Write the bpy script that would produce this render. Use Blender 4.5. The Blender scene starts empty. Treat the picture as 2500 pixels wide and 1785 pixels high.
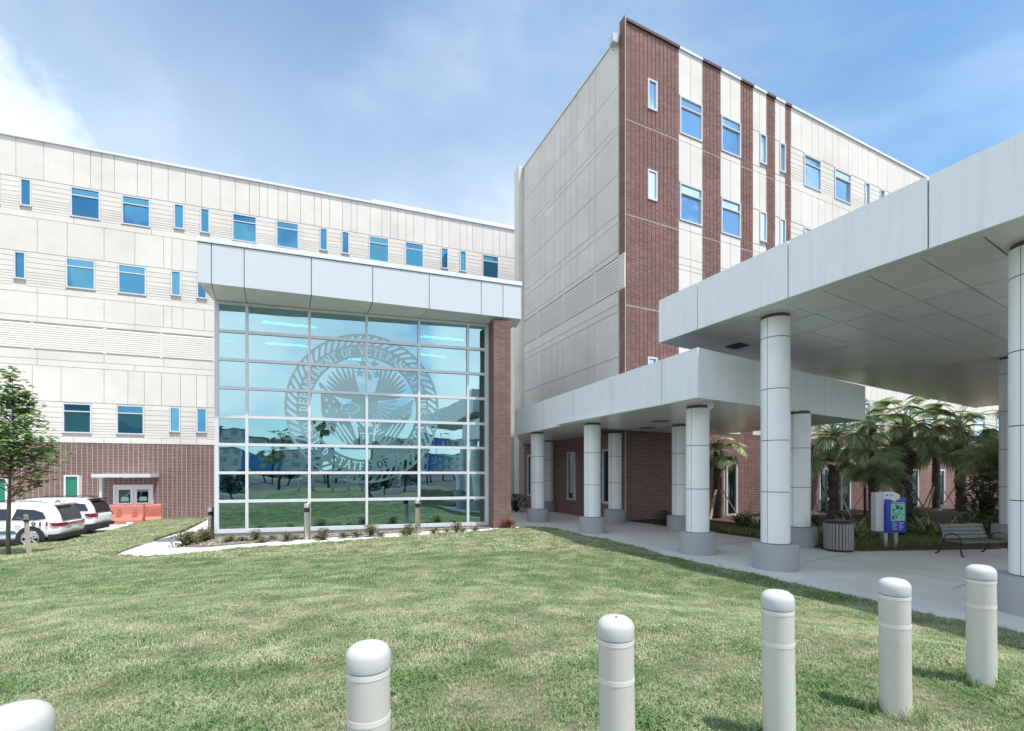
import bpy, math, random
import numpy as np
from mathutils import Vector, Matrix
R = math.radians
random.seed(7)
rng = np.random.default_rng(7)
sc = bpy.context.scene
col = sc.collection

# ------------------------------------------------------------------ camera
F = 1190.0; YH = 1155.0; CX = 1250.0; H = 1.65; WPX = 2500.0
cam_d = bpy.data.cameras.new('camera'); cam = bpy.data.objects.new('camera', cam_d)
col.objects.link(cam); sc.camera = cam
cam.location = (0, 0, H); cam.rotation_euler = (R(90), 0, 0)
cam_d.sensor_width = 36.0; cam_d.sensor_fit = 'HORIZONTAL'
cam_d.lens = F / WPX * 36.0
cam_d.shift_y = (YH - 892.5) / WPX
cam_d.clip_start = 0.05; cam_d.clip_end = 6000

# ------------------------------------------------------------------ sun, sky, exposure
SUN_AZ_VEC = Vector((0.80, -0.60)).normalized(); SUN_EL = R(68)
sdir = Vector((SUN_AZ_VEC.x * math.cos(SUN_EL), SUN_AZ_VEC.y * math.cos(SUN_EL), math.sin(SUN_EL)))
sl = bpy.data.lights.new('sun', 'SUN'); sl.energy = 2.45; sl.angle = R(0.53); sl.color = (1.0, 0.955, 0.89)
so = bpy.data.objects.new('sun', sl); col.objects.link(so)
so.rotation_euler = (-sdir).to_track_quat('-Z', 'Y').to_euler(); so.location = (20, -20, 60)

world = bpy.data.worlds.new('World'); sc.world = world; world.use_nodes = True
nt = world.node_tree; nt.nodes.clear()
def N(t, ty, **kw):
    n = t.nodes.new(ty)
    for k, v in kw.items():
        if k in n.inputs: n.inputs[k].default_value = v
        else: setattr(n, k, v)
    return n
def wl(a, b): nt.links.new(a, b)
out = N(nt, 'ShaderNodeOutputWorld')
bgs = N(nt, 'ShaderNodeBackground'); bgc = N(nt, 'ShaderNodeBackground'); mix = N(nt, 'ShaderNodeMixShader')
sky = N(nt, 'ShaderNodeTexSky'); sky.sky_type = 'NISHITA'; sky.sun_disc = False
sky.sun_elevation = SUN_EL; sky.sun_rotation = math.atan2(sdir.x, sdir.y)
sky.air_density = 1.0; sky.dust_density = 0.35; sky.ozone_density = 1.3; sky.altitude = 0
bgs.inputs['Strength'].default_value = 0.086
hue = N(nt, 'ShaderNodeVectorMath'); hue.operation = 'MULTIPLY'; wl(sky.outputs[0], hue.inputs[0]); hue.inputs[1].default_value = (0.74, 1.02, 1.06)
wl(hue.outputs[0], bgs.inputs['Color'])
tc = N(nt, 'ShaderNodeTexCoord')
sep = N(nt, 'ShaderNodeSeparateXYZ'); wl(tc.outputs['Generated'], sep.inputs[0])
def M_(op, a, b=None, c=None, clamp=False):
    n = nt.nodes.new('ShaderNodeMath'); n.operation = op; n.use_clamp = clamp
    for i, x in enumerate((a, b, c)):
        if x is None: continue
        if isinstance(x, (int, float)): n.inputs[i].default_value = x
        else: wl(x, n.inputs[i])
    return n.outputs[0]
# flat cloud-layer coordinates: direction / (height + a little)
hz = M_('ADD', M_('MAXIMUM', sep.outputs[2], 0.0), 0.22)
cmb = N(nt, 'ShaderNodeCombineXYZ')
wl(M_('DIVIDE', sep.outputs[0], hz), cmb.inputs[0]); wl(M_('DIVIDE', sep.outputs[1], hz), cmb.inputs[1])
n1 = N(nt, 'ShaderNodeTexNoise', Scale=0.9, Detail=9.0, Roughness=0.52, Distortion=0.35); wl(cmb.outputs[0], n1.inputs['Vector'])
n2 = N(nt, 'ShaderNodeTexNoise', Scale=2.2, Detail=9.0, Roughness=0.56, Distortion=0.3); wl(tc.outputs['Generated'], n2.inputs['Vector'])
def ramp(inp, p0, c0, p1, c1, interp='EASE'):
    r = nt.nodes.new('ShaderNodeValToRGB'); r.color_ramp.interpolation = interp
    r.color_ramp.elements[0].position = p0; r.color_ramp.elements[0].color = (c0,) * 3 + (1,)
    r.color_ramp.elements[1].position = p1; r.color_ramp.elements[1].color = (c1,) * 3 + (1,)
    wl(inp, r.inputs[0]); return r.outputs[0]
wisp = M_('MULTIPLY', ramp(n1.outputs[0], 0.42, 0.0, 0.66, 1.0), 0.36)
low = M_('MULTIPLY', M_('MULTIPLY', ramp(sep.outputs[2], 0.05, 1.0, 0.88, 0.0), ramp(sep.outputs[0], -0.75, 1.0, 0.60, 0.06)), 0.80)    # paler towards the horizon
# the heaped cloud on the left of the view
cdir = Vector((-1.12, 1.0, 0.50)).normalized()
dp = nt.nodes.new('ShaderNodeVectorMath'); dp.operation = 'DOT_PRODUCT'; wl(tc.outputs['Generated'], dp.inputs[0]); dp.inputs[1].default_value = cdir
cn = N(nt, 'ShaderNodeTexNoise', Scale=5.5, Detail=10.0, Roughness=0.55); wl(tc.outputs['Generated'], cn.inputs['Vector'])
heap = ramp(M_('ADD', dp.outputs['Value'], M_('MULTIPLY', M_('SUBTRACT', cn.outputs[0], 0.5), 0.07)), 0.970, 0.0, 0.994, 0.93)
# cumulus elsewhere behind and beside the camera
behind = ramp(sep.outputs[1], -0.25, 1.0, 0.25, 0.0)
cum = M_('MULTIPLY', M_('MULTIPLY', ramp(n2.outputs[0], 0.44, 0.0, 0.54, 1.0), ramp(sep.outputs[2], 0.75, 1.0, 0.95, 0.0)), behind)
fac = M_('MAXIMUM', M_('MAXIMUM', M_('ADD', wisp, low, clamp=True), heap), 0.0, clamp=True)
cshade = N(nt, 'ShaderNodeTexNoise', Scale=3.4, Detail=9.0); wl(tc.outputs['Generated'], cshade.inputs['Vector'])
crp = nt.nodes.new('ShaderNodeValToRGB'); wl(cshade.outputs[0], crp.inputs[0])
crp.color_ramp.elements[0].position = 0.38; crp.color_ramp.elements[0].color = (0.58, 0.68, 0.80, 1)
crp.color_ramp.elements[1].position = 0.62; crp.color_ramp.elements[1].color = (0.95, 0.98, 0.99, 1)
crv = nt.nodes.new('ShaderNodeValToRGB'); wl(cshade.outputs[0], crv.inputs[0])
crv.color_ramp.elements[0].position = 0.36; crv.color_ramp.elements[0].color = (0.72, 0.83, 0.94, 1)
crv.color_ramp.elements[1].position = 0.62; crv.color_ramp.elements[1].color = (0.92, 0.96, 1.0, 1)
wl(crv.outputs[0], bgc.inputs['Color']); bgc.inputs['Strength'].default_value = 0.57
bgk = N(nt, 'ShaderNodeBackground', Strength=0.78); wl(crp.outputs[0], bgk.inputs['Color']); mixk = N(nt, 'ShaderNodeMixShader'); wl(M_('MULTIPLY', cum, 0.95), mixk.inputs[0])
wl(fac, mix.inputs[0]); wl(bgs.outputs[0], mix.inputs[1]); wl(bgc.outputs[0], mix.inputs[2]); wl(mix.outputs[0], mixk.inputs[1]); wl(bgk.outputs[0], mixk.inputs[2]); wl(mixk.outputs[0], out.inputs[0])

sc.view_settings.view_transform = 'Standard'; sc.view_settings.look = 'None'
sc.view_settings.exposure = 1.25; sc.view_settings.gamma = 1.0; sc.view_settings.use_curve_mapping = False
sc.render.engine = 'CYCLES'; sc.cycles.max_bounces = 8; sc.cycles.transparent_max_bounces = 12

# ------------------------------------------------------------------ materials
MATS = {}
def mat(name, colr, rough=0.6, metal=0.0, spec=0.5, var=0.0, vscale=3.0, bump=0.0, bscale=60.0, objvar=0.0, dark=None, darkamt=0.0, dscale=0.6, coat=0.0, streak=0.0):
    if name in MATS: return MATS[name]
    m = bpy.data.materials.new(name); m.use_nodes = True; t = m.node_tree
    b = t.nodes['Principled BSDF']
    b.inputs['Roughness'].default_value = rough; b.inputs['Metallic'].default_value = metal
    b.inputs['Specular IOR Level'].default_value = spec; b.inputs['Coat Weight'].default_value = coat
    cur = None
    rgb = N(t, 'ShaderNodeRGB'); rgb.outputs[0].default_value = tuple(colr) + (1,); cur = rgb.outputs[0]
    geo = N(t, 'ShaderNodeNewGeometry')
    def mixc(a, bcol, fac):
        x = t.nodes.new('ShaderNodeMix'); x.data_type = 'RGBA'
        t.links.new(a, x.inputs[6])
        if isinstance(bcol, tuple): x.inputs[7].default_value = bcol + (1,)
        else: t.links.new(bcol, x.inputs[7])
        if isinstance(fac, float): x.inputs[0].default_value = fac
        else: t.links.new(fac, x.inputs[0])
        return x.outputs[2]
    def mul(a, lo, hi, src):
        mr = N(t, 'ShaderNodeMapRange'); t.links.new(src, mr.inputs[0]); mr.inputs[3].default_value = lo; mr.inputs[4].default_value = hi
        v = t.nodes.new('ShaderNodeVectorMath'); v.operation = 'SCALE'; t.links.new(a, v.inputs[0]); t.links.new(mr.outputs[0], v.inputs['Scale'])
        return v.outputs[0]
    if var > 0:
        nz = N(t, 'ShaderNodeTexNoise', Scale=vscale, Detail=6.0, Roughness=0.6); t.links.new(geo.outputs['Position'], nz.inputs['Vector'])
        cur = mul(cur, 1 - 1.6 * var, 1 + 1.6 * var, nz.outputs[0])
    if objvar > 0:
        oi = N(t, 'ShaderNodeObjectInfo'); cur = mul(cur, 1 - objvar, 1 + objvar, oi.outputs['Random'])
    if dark:
        nz = N(t, 'ShaderNodeTexNoise', Scale=dscale, Detail=8.0, Roughness=0.65); t.links.new(geo.outputs['Position'], nz.inputs['Vector'])
        mr = N(t, 'ShaderNodeMapRange'); t.links.new(nz.outputs[0], mr.inputs[0]); mr.inputs[1].default_value = 0.45; mr.inputs[2].default_value = 0.75
        mr.inputs[4].default_value = darkamt
        cur = mixc(cur, tuple(dark), mr.outputs[0])
    if streak > 0:   # rain streaks running down from the top edge
        mp = N(t, 'ShaderNodeMapping'); mp.inputs['Scale'].default_value = (9, 9, 0.35); t.links.new(geo.outputs['Position'], mp.inputs['Vector'])
        nz = N(t, 'ShaderNodeTexNoise', Scale=1.0, Detail=5.0, Roughness=0.7); t.links.new(mp.outputs[0], nz.inputs['Vector'])
        mr = N(t, 'ShaderNodeMapRange'); t.links.new(nz.outputs[0], mr.inputs[0]); mr.inputs[1].default_value = 0.50; mr.inputs[2].default_value = 0.78; mr.inputs[4].default_value = streak
        cur = mixc(cur, tuple(c * 0.55 for c in colr), mr.outputs[0])
    t.links.new(cur, b.inputs['Base Color'])
    if bump > 0:
        nz = N(t, 'ShaderNodeTexNoise', Scale=bscale, Detail=5.0); t.links.new(geo.outputs['Position'], nz.inputs['Vector'])
        bp = N(t, 'ShaderNodeBump', Strength=bump, Distance=0.01); t.links.new(nz.outputs[0], bp.inputs['Height']); t.links.new(bp.outputs[0], b.inputs['Normal'])
    MATS[name] = m; return m

mat('precast', (0.70, 0.665, 0.625), 0.85, var=0.05, vscale=1.2, bump=0.15, bscale=40, objvar=0.035, dark=(0.50, 0.46, 0.41), darkamt=0.45, dscale=0.35, streak=0.07)
mat('precast_joint', (0.52, 0.49, 0.46), 0.9)
mat('louver_paint', (0.78, 0.74, 0.70), 0.6, var=0.03)
mat('mortar', (0.52, 0.45, 0.42), 0.95, var=0.08, vscale=8)
mat('fascia_metal_sun', (0.57, 0.60, 0.65), 0.35, var=0.02, streak=0.12, bump=0.02, bscale=3)  # sunlit copy of the fascia metal, colour darkened to offset direct sun on the lobby
mat('fascia_metal_shade', (0.78, 0.81, 0.85), 0.35, var=0.02, streak=0.26, bump=0.02, bscale=3)  # shaded copy of the fascia metal, colour lightened to offset shade on the canopies
mat('coping', (0.70, 0.72, 0.78), 0.35, var=0.02)
mat('joint_dark', (0.09, 0.10, 0.11), 0.8)
mat('soffit', (0.72, 0.735, 0.715), 0.22, var=0.02, objvar=0.03, spec=0.5)
mat('column_metal', (0.80, 0.825, 0.86), 0.32, var=0.015, bump=0.02, bscale=2.5)
mat('frame_white', (0.62, 0.63, 0.67), 0.4, var=0.02)
mat('concrete', (0.66, 0.655, 0.64), 0.9, var=0.07, vscale=1.4, bump=0.25, bscale=90, dark=(0.40, 0.38, 0.35), darkamt=0.5, dscale=0.5)
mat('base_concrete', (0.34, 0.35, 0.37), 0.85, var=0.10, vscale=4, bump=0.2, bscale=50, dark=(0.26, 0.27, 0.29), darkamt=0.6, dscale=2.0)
mat('plinth', (0.40, 0.39, 0.37), 0.9, var=0.1, vscale=3, bump=0.2, dark=(0.22, 0.20, 0.18), darkamt=0.6, dscale=2.5)
mat('asphalt', (0.055, 0.056, 0.06), 0.9, var=0.12, vscale=3, bump=0.3, bscale=120)
mat('lot_concrete', (0.46, 0.45, 0.43), 0.9, var=0.08, vscale=1.2, bump=0.2, bscale=80)
mat('mulch', (0.075, 0.045, 0.035), 0.95, var=0.35, vscale=22, bump=0.9, bscale=60)
mat('mulch_grey', (0.20, 0.165, 0.14), 0.95, var=0.4, vscale=26, bump=0.9, bscale=60)
mat('bollard_plastic', (0.53, 0.525, 0.50), 0.42, var=0.03, vscale=5, bump=0.03, bscale=12, dark=(0.50, 0.47, 0.40), darkamt=0.55, dscale=4.0, objvar=0.05)
mat('bollard_cap', (0.47, 0.48, 0.49), 0.4, var=0.03, vscale=6, bump=0.02, bscale=14)
mat('reflective_tape', (0.62, 0.62, 0.60), 0.45)
mat('steel', (0.55, 0.53, 0.50), 0.28, metal=0.9, var=0.08)
mat('black_paint', (0.02, 0.02, 0.024), 0.4)
mat('dark_void', (0.012, 0.012, 0.014), 0.9)
mat('car_white', (0.80, 0.82, 0.85), 0.22, coat=0.6, var=0.01)
mat('car_glass', (0.012, 0.016, 0.03), 0.06, spec=0.9)
mat('tyre', (0.018, 0.018, 0.019), 0.85)
mat('trim_black', (0.02, 0.02, 0.022), 0.55)
mat('rim', (0.55, 0.56, 0.58), 0.3, metal=0.8)
mat('tail_red', (0.24, 0.008, 0.02), 0.15, coat=0.8)
mat('decal_grey', (0.07, 0.075, 0.09), 0.5)
mat('decal_teal', (0.05, 0.13, 0.17), 0.4)
mat('barrier_orange', (0.50, 0.185, 0.13), 0.6, var=0.08, vscale=3, dark=(0.36, 0.16, 0.12), darkamt=0.4, dscale=3)
mat('blue_panel', (0.015, 0.04, 0.42), 0.35)
mat('kiosk_grey', (0.55, 0.56, 0.60), 0.4, var=0.02)
mat('kiosk_white', (0.74, 0.75, 0.80), 0.4)
mat('map_green', (0.20, 0.62, 0.36), 0.4)
mat('map_dark', (0.02, 0.10, 0.22), 0.5)
mat('print_white', (0.75, 0.77, 0.82), 0.5)
mat('bench_slat', (0.12, 0.145, 0.13), 0.45, var=0.08, vscale=6)
mat('bench_iron', (0.015, 0.022, 0.05), 0.4)
mat('can_slat', (0.25, 0.245, 0.25), 0.6, var=0.08, vscale=8, objvar=0.1)
mat('palm_trunk', (0.11, 0.085, 0.07), 0.95, var=0.3, vscale=9, bump=0.8, bscale=30)
mat('bark', (0.15, 0.13, 0.115), 0.9, var=0.25, vscale=12, bump=0.5, bscale=40)
mat('stake_wood', (0.42, 0.37, 0.32), 0.85, var=0.15, vscale=14)
mat('dead_frond', (0.30, 0.235, 0.15), 0.9, var=0.2)
mat('door_white', (0.76, 0.74, 0.80), 0.4)
mat('paper_green', (0.35, 0.62, 0.50), 0.6)
mat('apt_blue', (0.10, 0.26, 0.58), 0.8, var=0.05)
mat('apt_grey', (0.60, 0.62, 0.60), 0.8, var=0.05)
mat('apt_white', (0.78, 0.80, 0.78), 0.8, var=0.05)
mat('apt_roof', (0.30, 0.31, 0.31), 0.8)
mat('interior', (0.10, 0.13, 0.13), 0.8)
mat('shade_fabric', (0.015, 0.19, 0.12), 0.5)

def brickmat(name, c1, c2):
    m = bpy.data.materials.new(name); m.use_nodes = True; t = m.node_tree; b = t.nodes['Principled BSDF']
    at_ = N(t, 'ShaderNodeAttribute'); at_.attribute_name = 'rnd'
    oi = N(t, 'ShaderNodeObjectInfo')
    ad = N(t, 'ShaderNodeMath'); ad.operation = 'ADD'; t.links.new(at_.outputs['Fac'], ad.inputs[0]); t.links.new(oi.outputs['Random'], ad.inputs[1])
    fr = N(t, 'ShaderNodeMath'); fr.operation = 'FRACT'; t.links.new(ad.outputs[0], fr.inputs[0])
    x = t.nodes.new('ShaderNodeMix'); x.data_type = 'RGBA'; x.inputs[6].default_value = c1 + (1,); x.inputs[7].default_value = c2 + (1,)
    t.links.new(fr.outputs[0], x.inputs[0])
    geo = N(t, 'ShaderNodeNewGeometry'); nz = N(t, 'ShaderNodeTexNoise', Scale=0.8, Detail=6.0); t.links.new(geo.outputs['Position'], nz.inputs['Vector'])
    mr = N(t, 'ShaderNodeMapRange'); t.links.new(nz.outputs[0], mr.inputs[0]); mr.inputs[3].default_value = 0.7; mr.inputs[4].default_value = 1.3
    v = t.nodes.new('ShaderNodeVectorMath'); v.operation = 'SCALE'; t.links.new(x.outputs[2], v.inputs[0]); t.links.new(mr.outputs[0], v.inputs['Scale'])
    t.links.new(v.outputs[0], b.inputs['Base Color']); b.inputs['Roughness'].default_value = 0.8
    MATS[name] = m
brickmat('brick_mauve', (0.17, 0.10, 0.09), (0.245, 0.15, 0.138))
brickmat('brick_red', (0.20, 0.105, 0.093), (0.285, 0.155, 0.142))

def glassmat(name, tint, refl, base, rough=0.01, normal=None, wav=0.004, wscale=1.2, transp=False, ptilt=0.0, tint2=None):
    """window glass: a mirror layer over a dark body (or over real see-through glass)"""
    m = bpy.data.materials.new(name); m.use_nodes = True; t = m.node_tree; t.nodes.clear()
    o = N(t, 'ShaderNodeOutputMaterial'); mx = N(t, 'ShaderNodeMixShader')
    gl = N(t, 'ShaderNodeBsdfGlossy', Roughness=rough, Color=tint + (1,))
    if transp: bd = N(t, 'ShaderNodeBsdfTransparent', Color=base + (1,))
    else: bd = N(t, 'ShaderNodeBsdfDiffuse', Color=base + (1,))
    lw = N(t, 'ShaderNodeLayerWeight', Blend=0.35)
    mr = N(t, 'ShaderNodeMapRange'); t.links.new(lw.outputs['Fresnel'], mr.inputs[0]); mr.inputs[3].default_value = refl; mr.inputs[4].default_value = 1.0
    t.links.new(mr.outputs[0], mx.inputs[0]); t.links.new(bd.outputs[0], mx.inputs[1]); t.links.new(gl.outputs[0], mx.inputs[2])
    geo = N(t, 'ShaderNodeNewGeometry'); nz = N(t, 'ShaderNodeTexNoise', Scale=wscale, Detail=2.0); t.links.new(geo.outputs['Position'], nz.inputs['Vector'])
    sb = N(t, 'ShaderNodeVectorMath'); sb.operation = 'SUBTRACT'; t.links.new(nz.outputs['Color'], sb.inputs[0]); sb.inputs[1].default_value = (0.5, 0.5, 0.5)
    s2 = N(t, 'ShaderNodeVectorMath'); s2.operation = 'SCALE'; t.links.new(sb.outputs[0], s2.inputs[0]); s2.inputs['Scale'].default_value = wav
    ad = N(t, 'ShaderNodeVectorMath'); ad.operation = 'ADD'; t.links.new(s2.outputs[0], ad.inputs[1])
    if normal: ad.inputs[0].default_value = normal
    else: t.links.new(geo.outputs['Normal'], ad.inputs[0])
    oi = N(t, 'ShaderNodeObjectInfo'); wn = N(t, 'ShaderNodeTexWhiteNoise'); wn.noise_dimensions = '1D'; t.links.new(oi.outputs['Random'], wn.inputs['W'])
    sb2 = N(t, 'ShaderNodeVectorMath'); sb2.operation = 'SUBTRACT'; t.links.new(wn.outputs['Color'], sb2.inputs[0]); sb2.inputs[1].default_value = (0.5, 0.5, 0.5)
    s3 = N(t, 'ShaderNodeVectorMath'); s3.operation = 'SCALE'; t.links.new(sb2.outputs[0], s3.inputs[0]); s3.inputs['Scale'].default_value = ptilt
    ad2 = N(t, 'ShaderNodeVectorMath'); ad2.operation = 'ADD'; t.links.new(ad.outputs[0], ad2.inputs[0]); t.links.new(s3.outputs[0], ad2.inputs[1])
    if tint2:
        xm = t.nodes.new('ShaderNodeMix'); xm.data_type = 'RGBA'; xm.inputs[6].default_value = tint + (1,); xm.inputs[7].default_value = tint2 + (1,); t.links.new(wn.outputs['Value'], xm.inputs[0]); t.links.new(xm.outputs[2], gl.inputs['Color'])
    nn = N(t, 'ShaderNodeVectorMath'); nn.operation = 'NORMALIZE'; t.links.new(ad2.outputs[0], nn.inputs[0])
    t.links.new(nn.outputs[0], gl.inputs['Normal'])
    t.links.new(mx.outputs[0], o.inputs[0]); MATS[name] = m
glassmat('glass_blue', (0.13, 0.36, 0.58), 0.75, (0.01, 0.05, 0.11), wav=0.06, wscale=0.6, ptilt=0.35, tint2=(0.12, 0.36, 0.50))
glassmat('glass_sky', (0.72, 0.88, 0.98), 0.82, (0.02, 0.04, 0.09), wav=0.06, wscale=0.6, ptilt=0.35, tint2=(0.60, 0.80, 0.92))
glassmat('glass_dark', (0.35, 0.5, 0.55), 0.35, (0.008, 0.012, 0.014))
glassmat('glass_apt', (0.5, 0.6, 0.7), 0.25, (0.01, 0.012, 0.015))

def leafmat(name, c1, c2, trans=0.35, patch=None, pscale=0.35, rough=0.5):
    m = bpy.data.materials.new(name); m.use_nodes = True; t = m.node_tree; b = t.nodes['Principled BSDF']
    at_ = N(t, 'ShaderNodeAttribute'); at_.attribute_name = 'rnd'
    x = t.nodes.new('ShaderNodeMix'); x.data_type = 'RGBA'; x.inputs[6].default_value = c1 + (1,); x.inputs[7].default_value = c2 + (1,)
    fac = at_.outputs['Fac']
    if patch:
        geo = N(t, 'ShaderNodeNewGeometry'); nz = N(t, 'ShaderNodeTexNoise', Scale=pscale, Detail=7.0, Roughness=0.62); t.links.new(geo.outputs['Position'], nz.inputs['Vector'])
        mr = N(t, 'ShaderNodeMapRange'); t.links.new(nz.outputs[0], mr.inputs[0]); mr.inputs[1].default_value = 0.36; mr.inputs[2].default_value = 0.64
        mr.inputs[3].default_value = -0.30; mr.inputs[4].default_value = 0.24; mr.clamp = True
        ad = N(t, 'ShaderNodeMath'); ad.operation = 'ADD'; ad.use_clamp = True; t.links.new(fac, ad.inputs[0]); t.links.new(mr.outputs[0], ad.inputs[1]); fac = ad.outputs[0]
    t.links.new(fac, x.inputs[0]); cur = x.outputs[2]
    t.links.new(cur, b.inputs['Base Color']); b.inputs['Roughness'].default_value = rough; b.inputs['Specular IOR Level'].default_value = 0.3
    tr = N(t, 'ShaderNodeBsdfTranslucent'); t.links.new(cur, tr.inputs['Color'])
    mx = N(t, 'ShaderNodeMixShader', Fac=trans); o = t.nodes['Material Output']
    t.links.new(b.outputs[0], mx.inputs[1]); t.links.new(tr.outputs[0], mx.inputs[2]); t.links.new(mx.outputs[0], o.inputs[0])
    MATS[name] = m
leafmat('grass', (0.18, 0.30, 0.11), (0.82, 0.76, 0.57), 0.40, patch=True, pscale=1.9, rough=0.6)
leafmat('grass_soil', (0.055, 0.085, 0.035), (0.20, 0.165, 0.11), 0.0, patch=True, pscale=1.9, rough=0.9)
leafmat('maple_leaf', (0.08, 0.17, 0.05), (0.34, 0.46, 0.19), 0.45)
leafmat('palm_leaf', (0.10, 0.17, 0.07), (0.46, 0.54, 0.30), 0.3, rough=0.35)
leafmat('strap_leaf', (0.07, 0.15, 0.05), (0.38, 0.48, 0.24), 0.3, rough=0.35)
leafmat('shrub_leaf', (0.04, 0.065, 0.03), (0.14, 0.17, 0.08), 0.3)
leafmat('bed_leaf', (0.06, 0.08, 0.03), (0.26, 0.24, 0.10), 0.3)
leafmat('bright_grass', (0.10, 0.14, 0.05), (0.32, 0.36, 0.14), 0.3)
leafmat('bromeliad', (0.06, 0.08, 0.03), (0.35, 0.06, 0.07), 0.2)

# ------------------------------------------------------------------ mesh helpers
ORD = ['first', 'second', 'third', 'fourth', 'fifth', 'sixth', 'seventh', 'eighth', 'ninth', 'tenth', 'eleventh', 'twelfth', 'thirteenth', 'fourteenth', 'fifteenth', 'sixteenth', 'seventeenth', 'eighteenth', 'nineteenth', 'twentieth']
def nth(i, n):   # readable rank in a left-to-right row
    if i == 0: return 'leftmost'
    if i == n - 1: return 'rightmost'
    return ORD[i] + ' from the left' if i <= n // 2 else ORD[n - 1 - i] + ' from the right'
class MB:
    def __init__(s): s.v = []; s.f = []; s.sm = []; s.r = []
    def add(s, vs, fs, smooth=False, rnd=None):
        o = len(s.v); s.v.extend([tuple(map(float, p)) for p in vs]); s.f.extend([tuple(i + o for i in f) for f in fs]); s.sm.extend([smooth] * len(fs))
        s.r.extend([random.random() if rnd is None else rnd] * len(fs)) if not isinstance(rnd, list) else s.r.extend(rnd)
        return s
    def hexa(s, c, rnd=None):   # 8 corners, bottom ring 0-3, top ring 4-7
        return s.add(c, [(0, 3, 2, 1), (4, 5, 6, 7), (0, 1, 5, 4), (1, 2, 6, 5), (2, 3, 7, 6), (3, 0, 4, 7)], rnd=rnd)
    def box(s, x0, x1, y0, y1, z0, z1):
        return s.hexa([(x0, y0, z0), (x1, y0, z0), (x1, y1, z0), (x0, y1, z0), (x0, y0, z1), (x1, y0, z1), (x1, y1, z1), (x0, y1, z1)])
    def prism(s, poly, z0, z1):
        n = len(poly); vs = [(p[0], p[1], z0) for p in poly] + [(p[0], p[1], z1) for p in poly]
        fs = [tuple(range(n - 1, -1, -1)), tuple(range(n, 2 * n))] + [(i, (i + 1) % n, (i + 1) % n + n, i + n) for i in range(n)]
        return s.add(vs, fs)
    def lathe(s, prof, n=32, cx=0, cy=0, smooth=True, phase=0.0):
        vs = []; fs = []
        for r, z in prof:
            for k in range(n):
                a = 2 * math.pi * k / n + phase; vs.append((cx + r * math.cos(a), cy + r * math.sin(a), z))
        m = len(prof)
        for i in range(m - 1):
            for k in range(n):
                k2 = (k + 1) % n; fs.append((i * n + k, i * n + k2, (i + 1) * n + k2, (i + 1) * n + k))
        s.add(vs, fs, smooth); s.add(vs[:n], [tuple(range(n - 1, -1, -1))]); s.add(vs[-n:], [tuple(range(n))]); return s
    def tube(s, pts, rad, n=8):
        pts = [Vector(p) for p in pts]; m = len(pts)
        rads = rad if isinstance(rad, (list, tuple)) else [rad] * m
        vs = []; fs = []
        up = Vector((0, 0, 1))
        for i, p in enumerate(pts):
            d = (pts[min(i + 1, m - 1)] - pts[max(i - 1, 0)]).normalized()
            a = d.cross(up)
            if a.length < 0.05: a = d.cross(Vector((0, 1, 0)))
            a.normalize(); b = a.cross(d)
            for k in range(n):
                t = 2 * math.pi * k / n; q = p + (a * math.cos(t) + b * math.sin(t)) * rads[i]; vs.append(tuple(q))
        for i in range(m - 1):
            for k in range(n):
                k2 = (k + 1) % n; fs.append((i * n + k, i * n + k2, (i + 1) * n + k2, (i + 1) * n + k))
        fs.append(tuple(range(n - 1, -1, -1))); fs.append(tuple((m - 1) * n + k for k in range(n)))
        return s.add(vs, fs, True)
    def build(s, name, material, parent=None, rndattr=False, origin=None):
        me = bpy.data.meshes.new(name)
        o3 = Vector((0, 0, 0))
        if parent is not None: o3 = root_loc(parent)
        elif origin is not None: o3 = Vector(origin)
        v = np.array(s.v, dtype=np.float32).reshape(-1, 3) - np.array(o3, dtype=np.float32)
        me.from_pydata(v.tolist(), [], s.f)
        me.polygons.foreach_set('use_smooth', s.sm)
        if rndattr:
            a = me.attributes.new('rnd', 'FLOAT', 'FACE'); a.data.foreach_set('value', np.array(s.r, dtype=np.float32))
        me.materials.append(MATS[material] if isinstance(material, str) else material)
        me.update()
        o = bpy.data.objects.new(name, me); col.objects.link(o)
        if parent is not None: o.parent = parent
        elif origin is not None: o.location = o3
        return o
def root_loc(o):
    L = Vector(o.location)
    while o.parent is not None: o = o.parent; L = L + Vector(o.location)
    return L
def thing(name, label, cat, loc=(0, 0, 0), group=None, rot=0.0):
    o = bpy.data.objects.new(name, None); col.objects.link(o); o.location = loc; o.rotation_euler = (0, 0, rot)
    o.empty_display_size = 0.3; o['label'] = label; o['category'] = cat
    if group: o['group'] = group
    return o
def tag(o, label, cat, group=None):
    o['label'] = label; o['category'] = cat
    if group: o['group'] = group
    return o
def struct(o): o['kind'] = 'structure'; return o
def copy_tree(o, parent=None):
    c = o.copy(); col.objects.link(c)
    if parent is not None: c.parent = parent
    for ch in list(o.children): copy_tree(ch, c)
    return c

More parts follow.
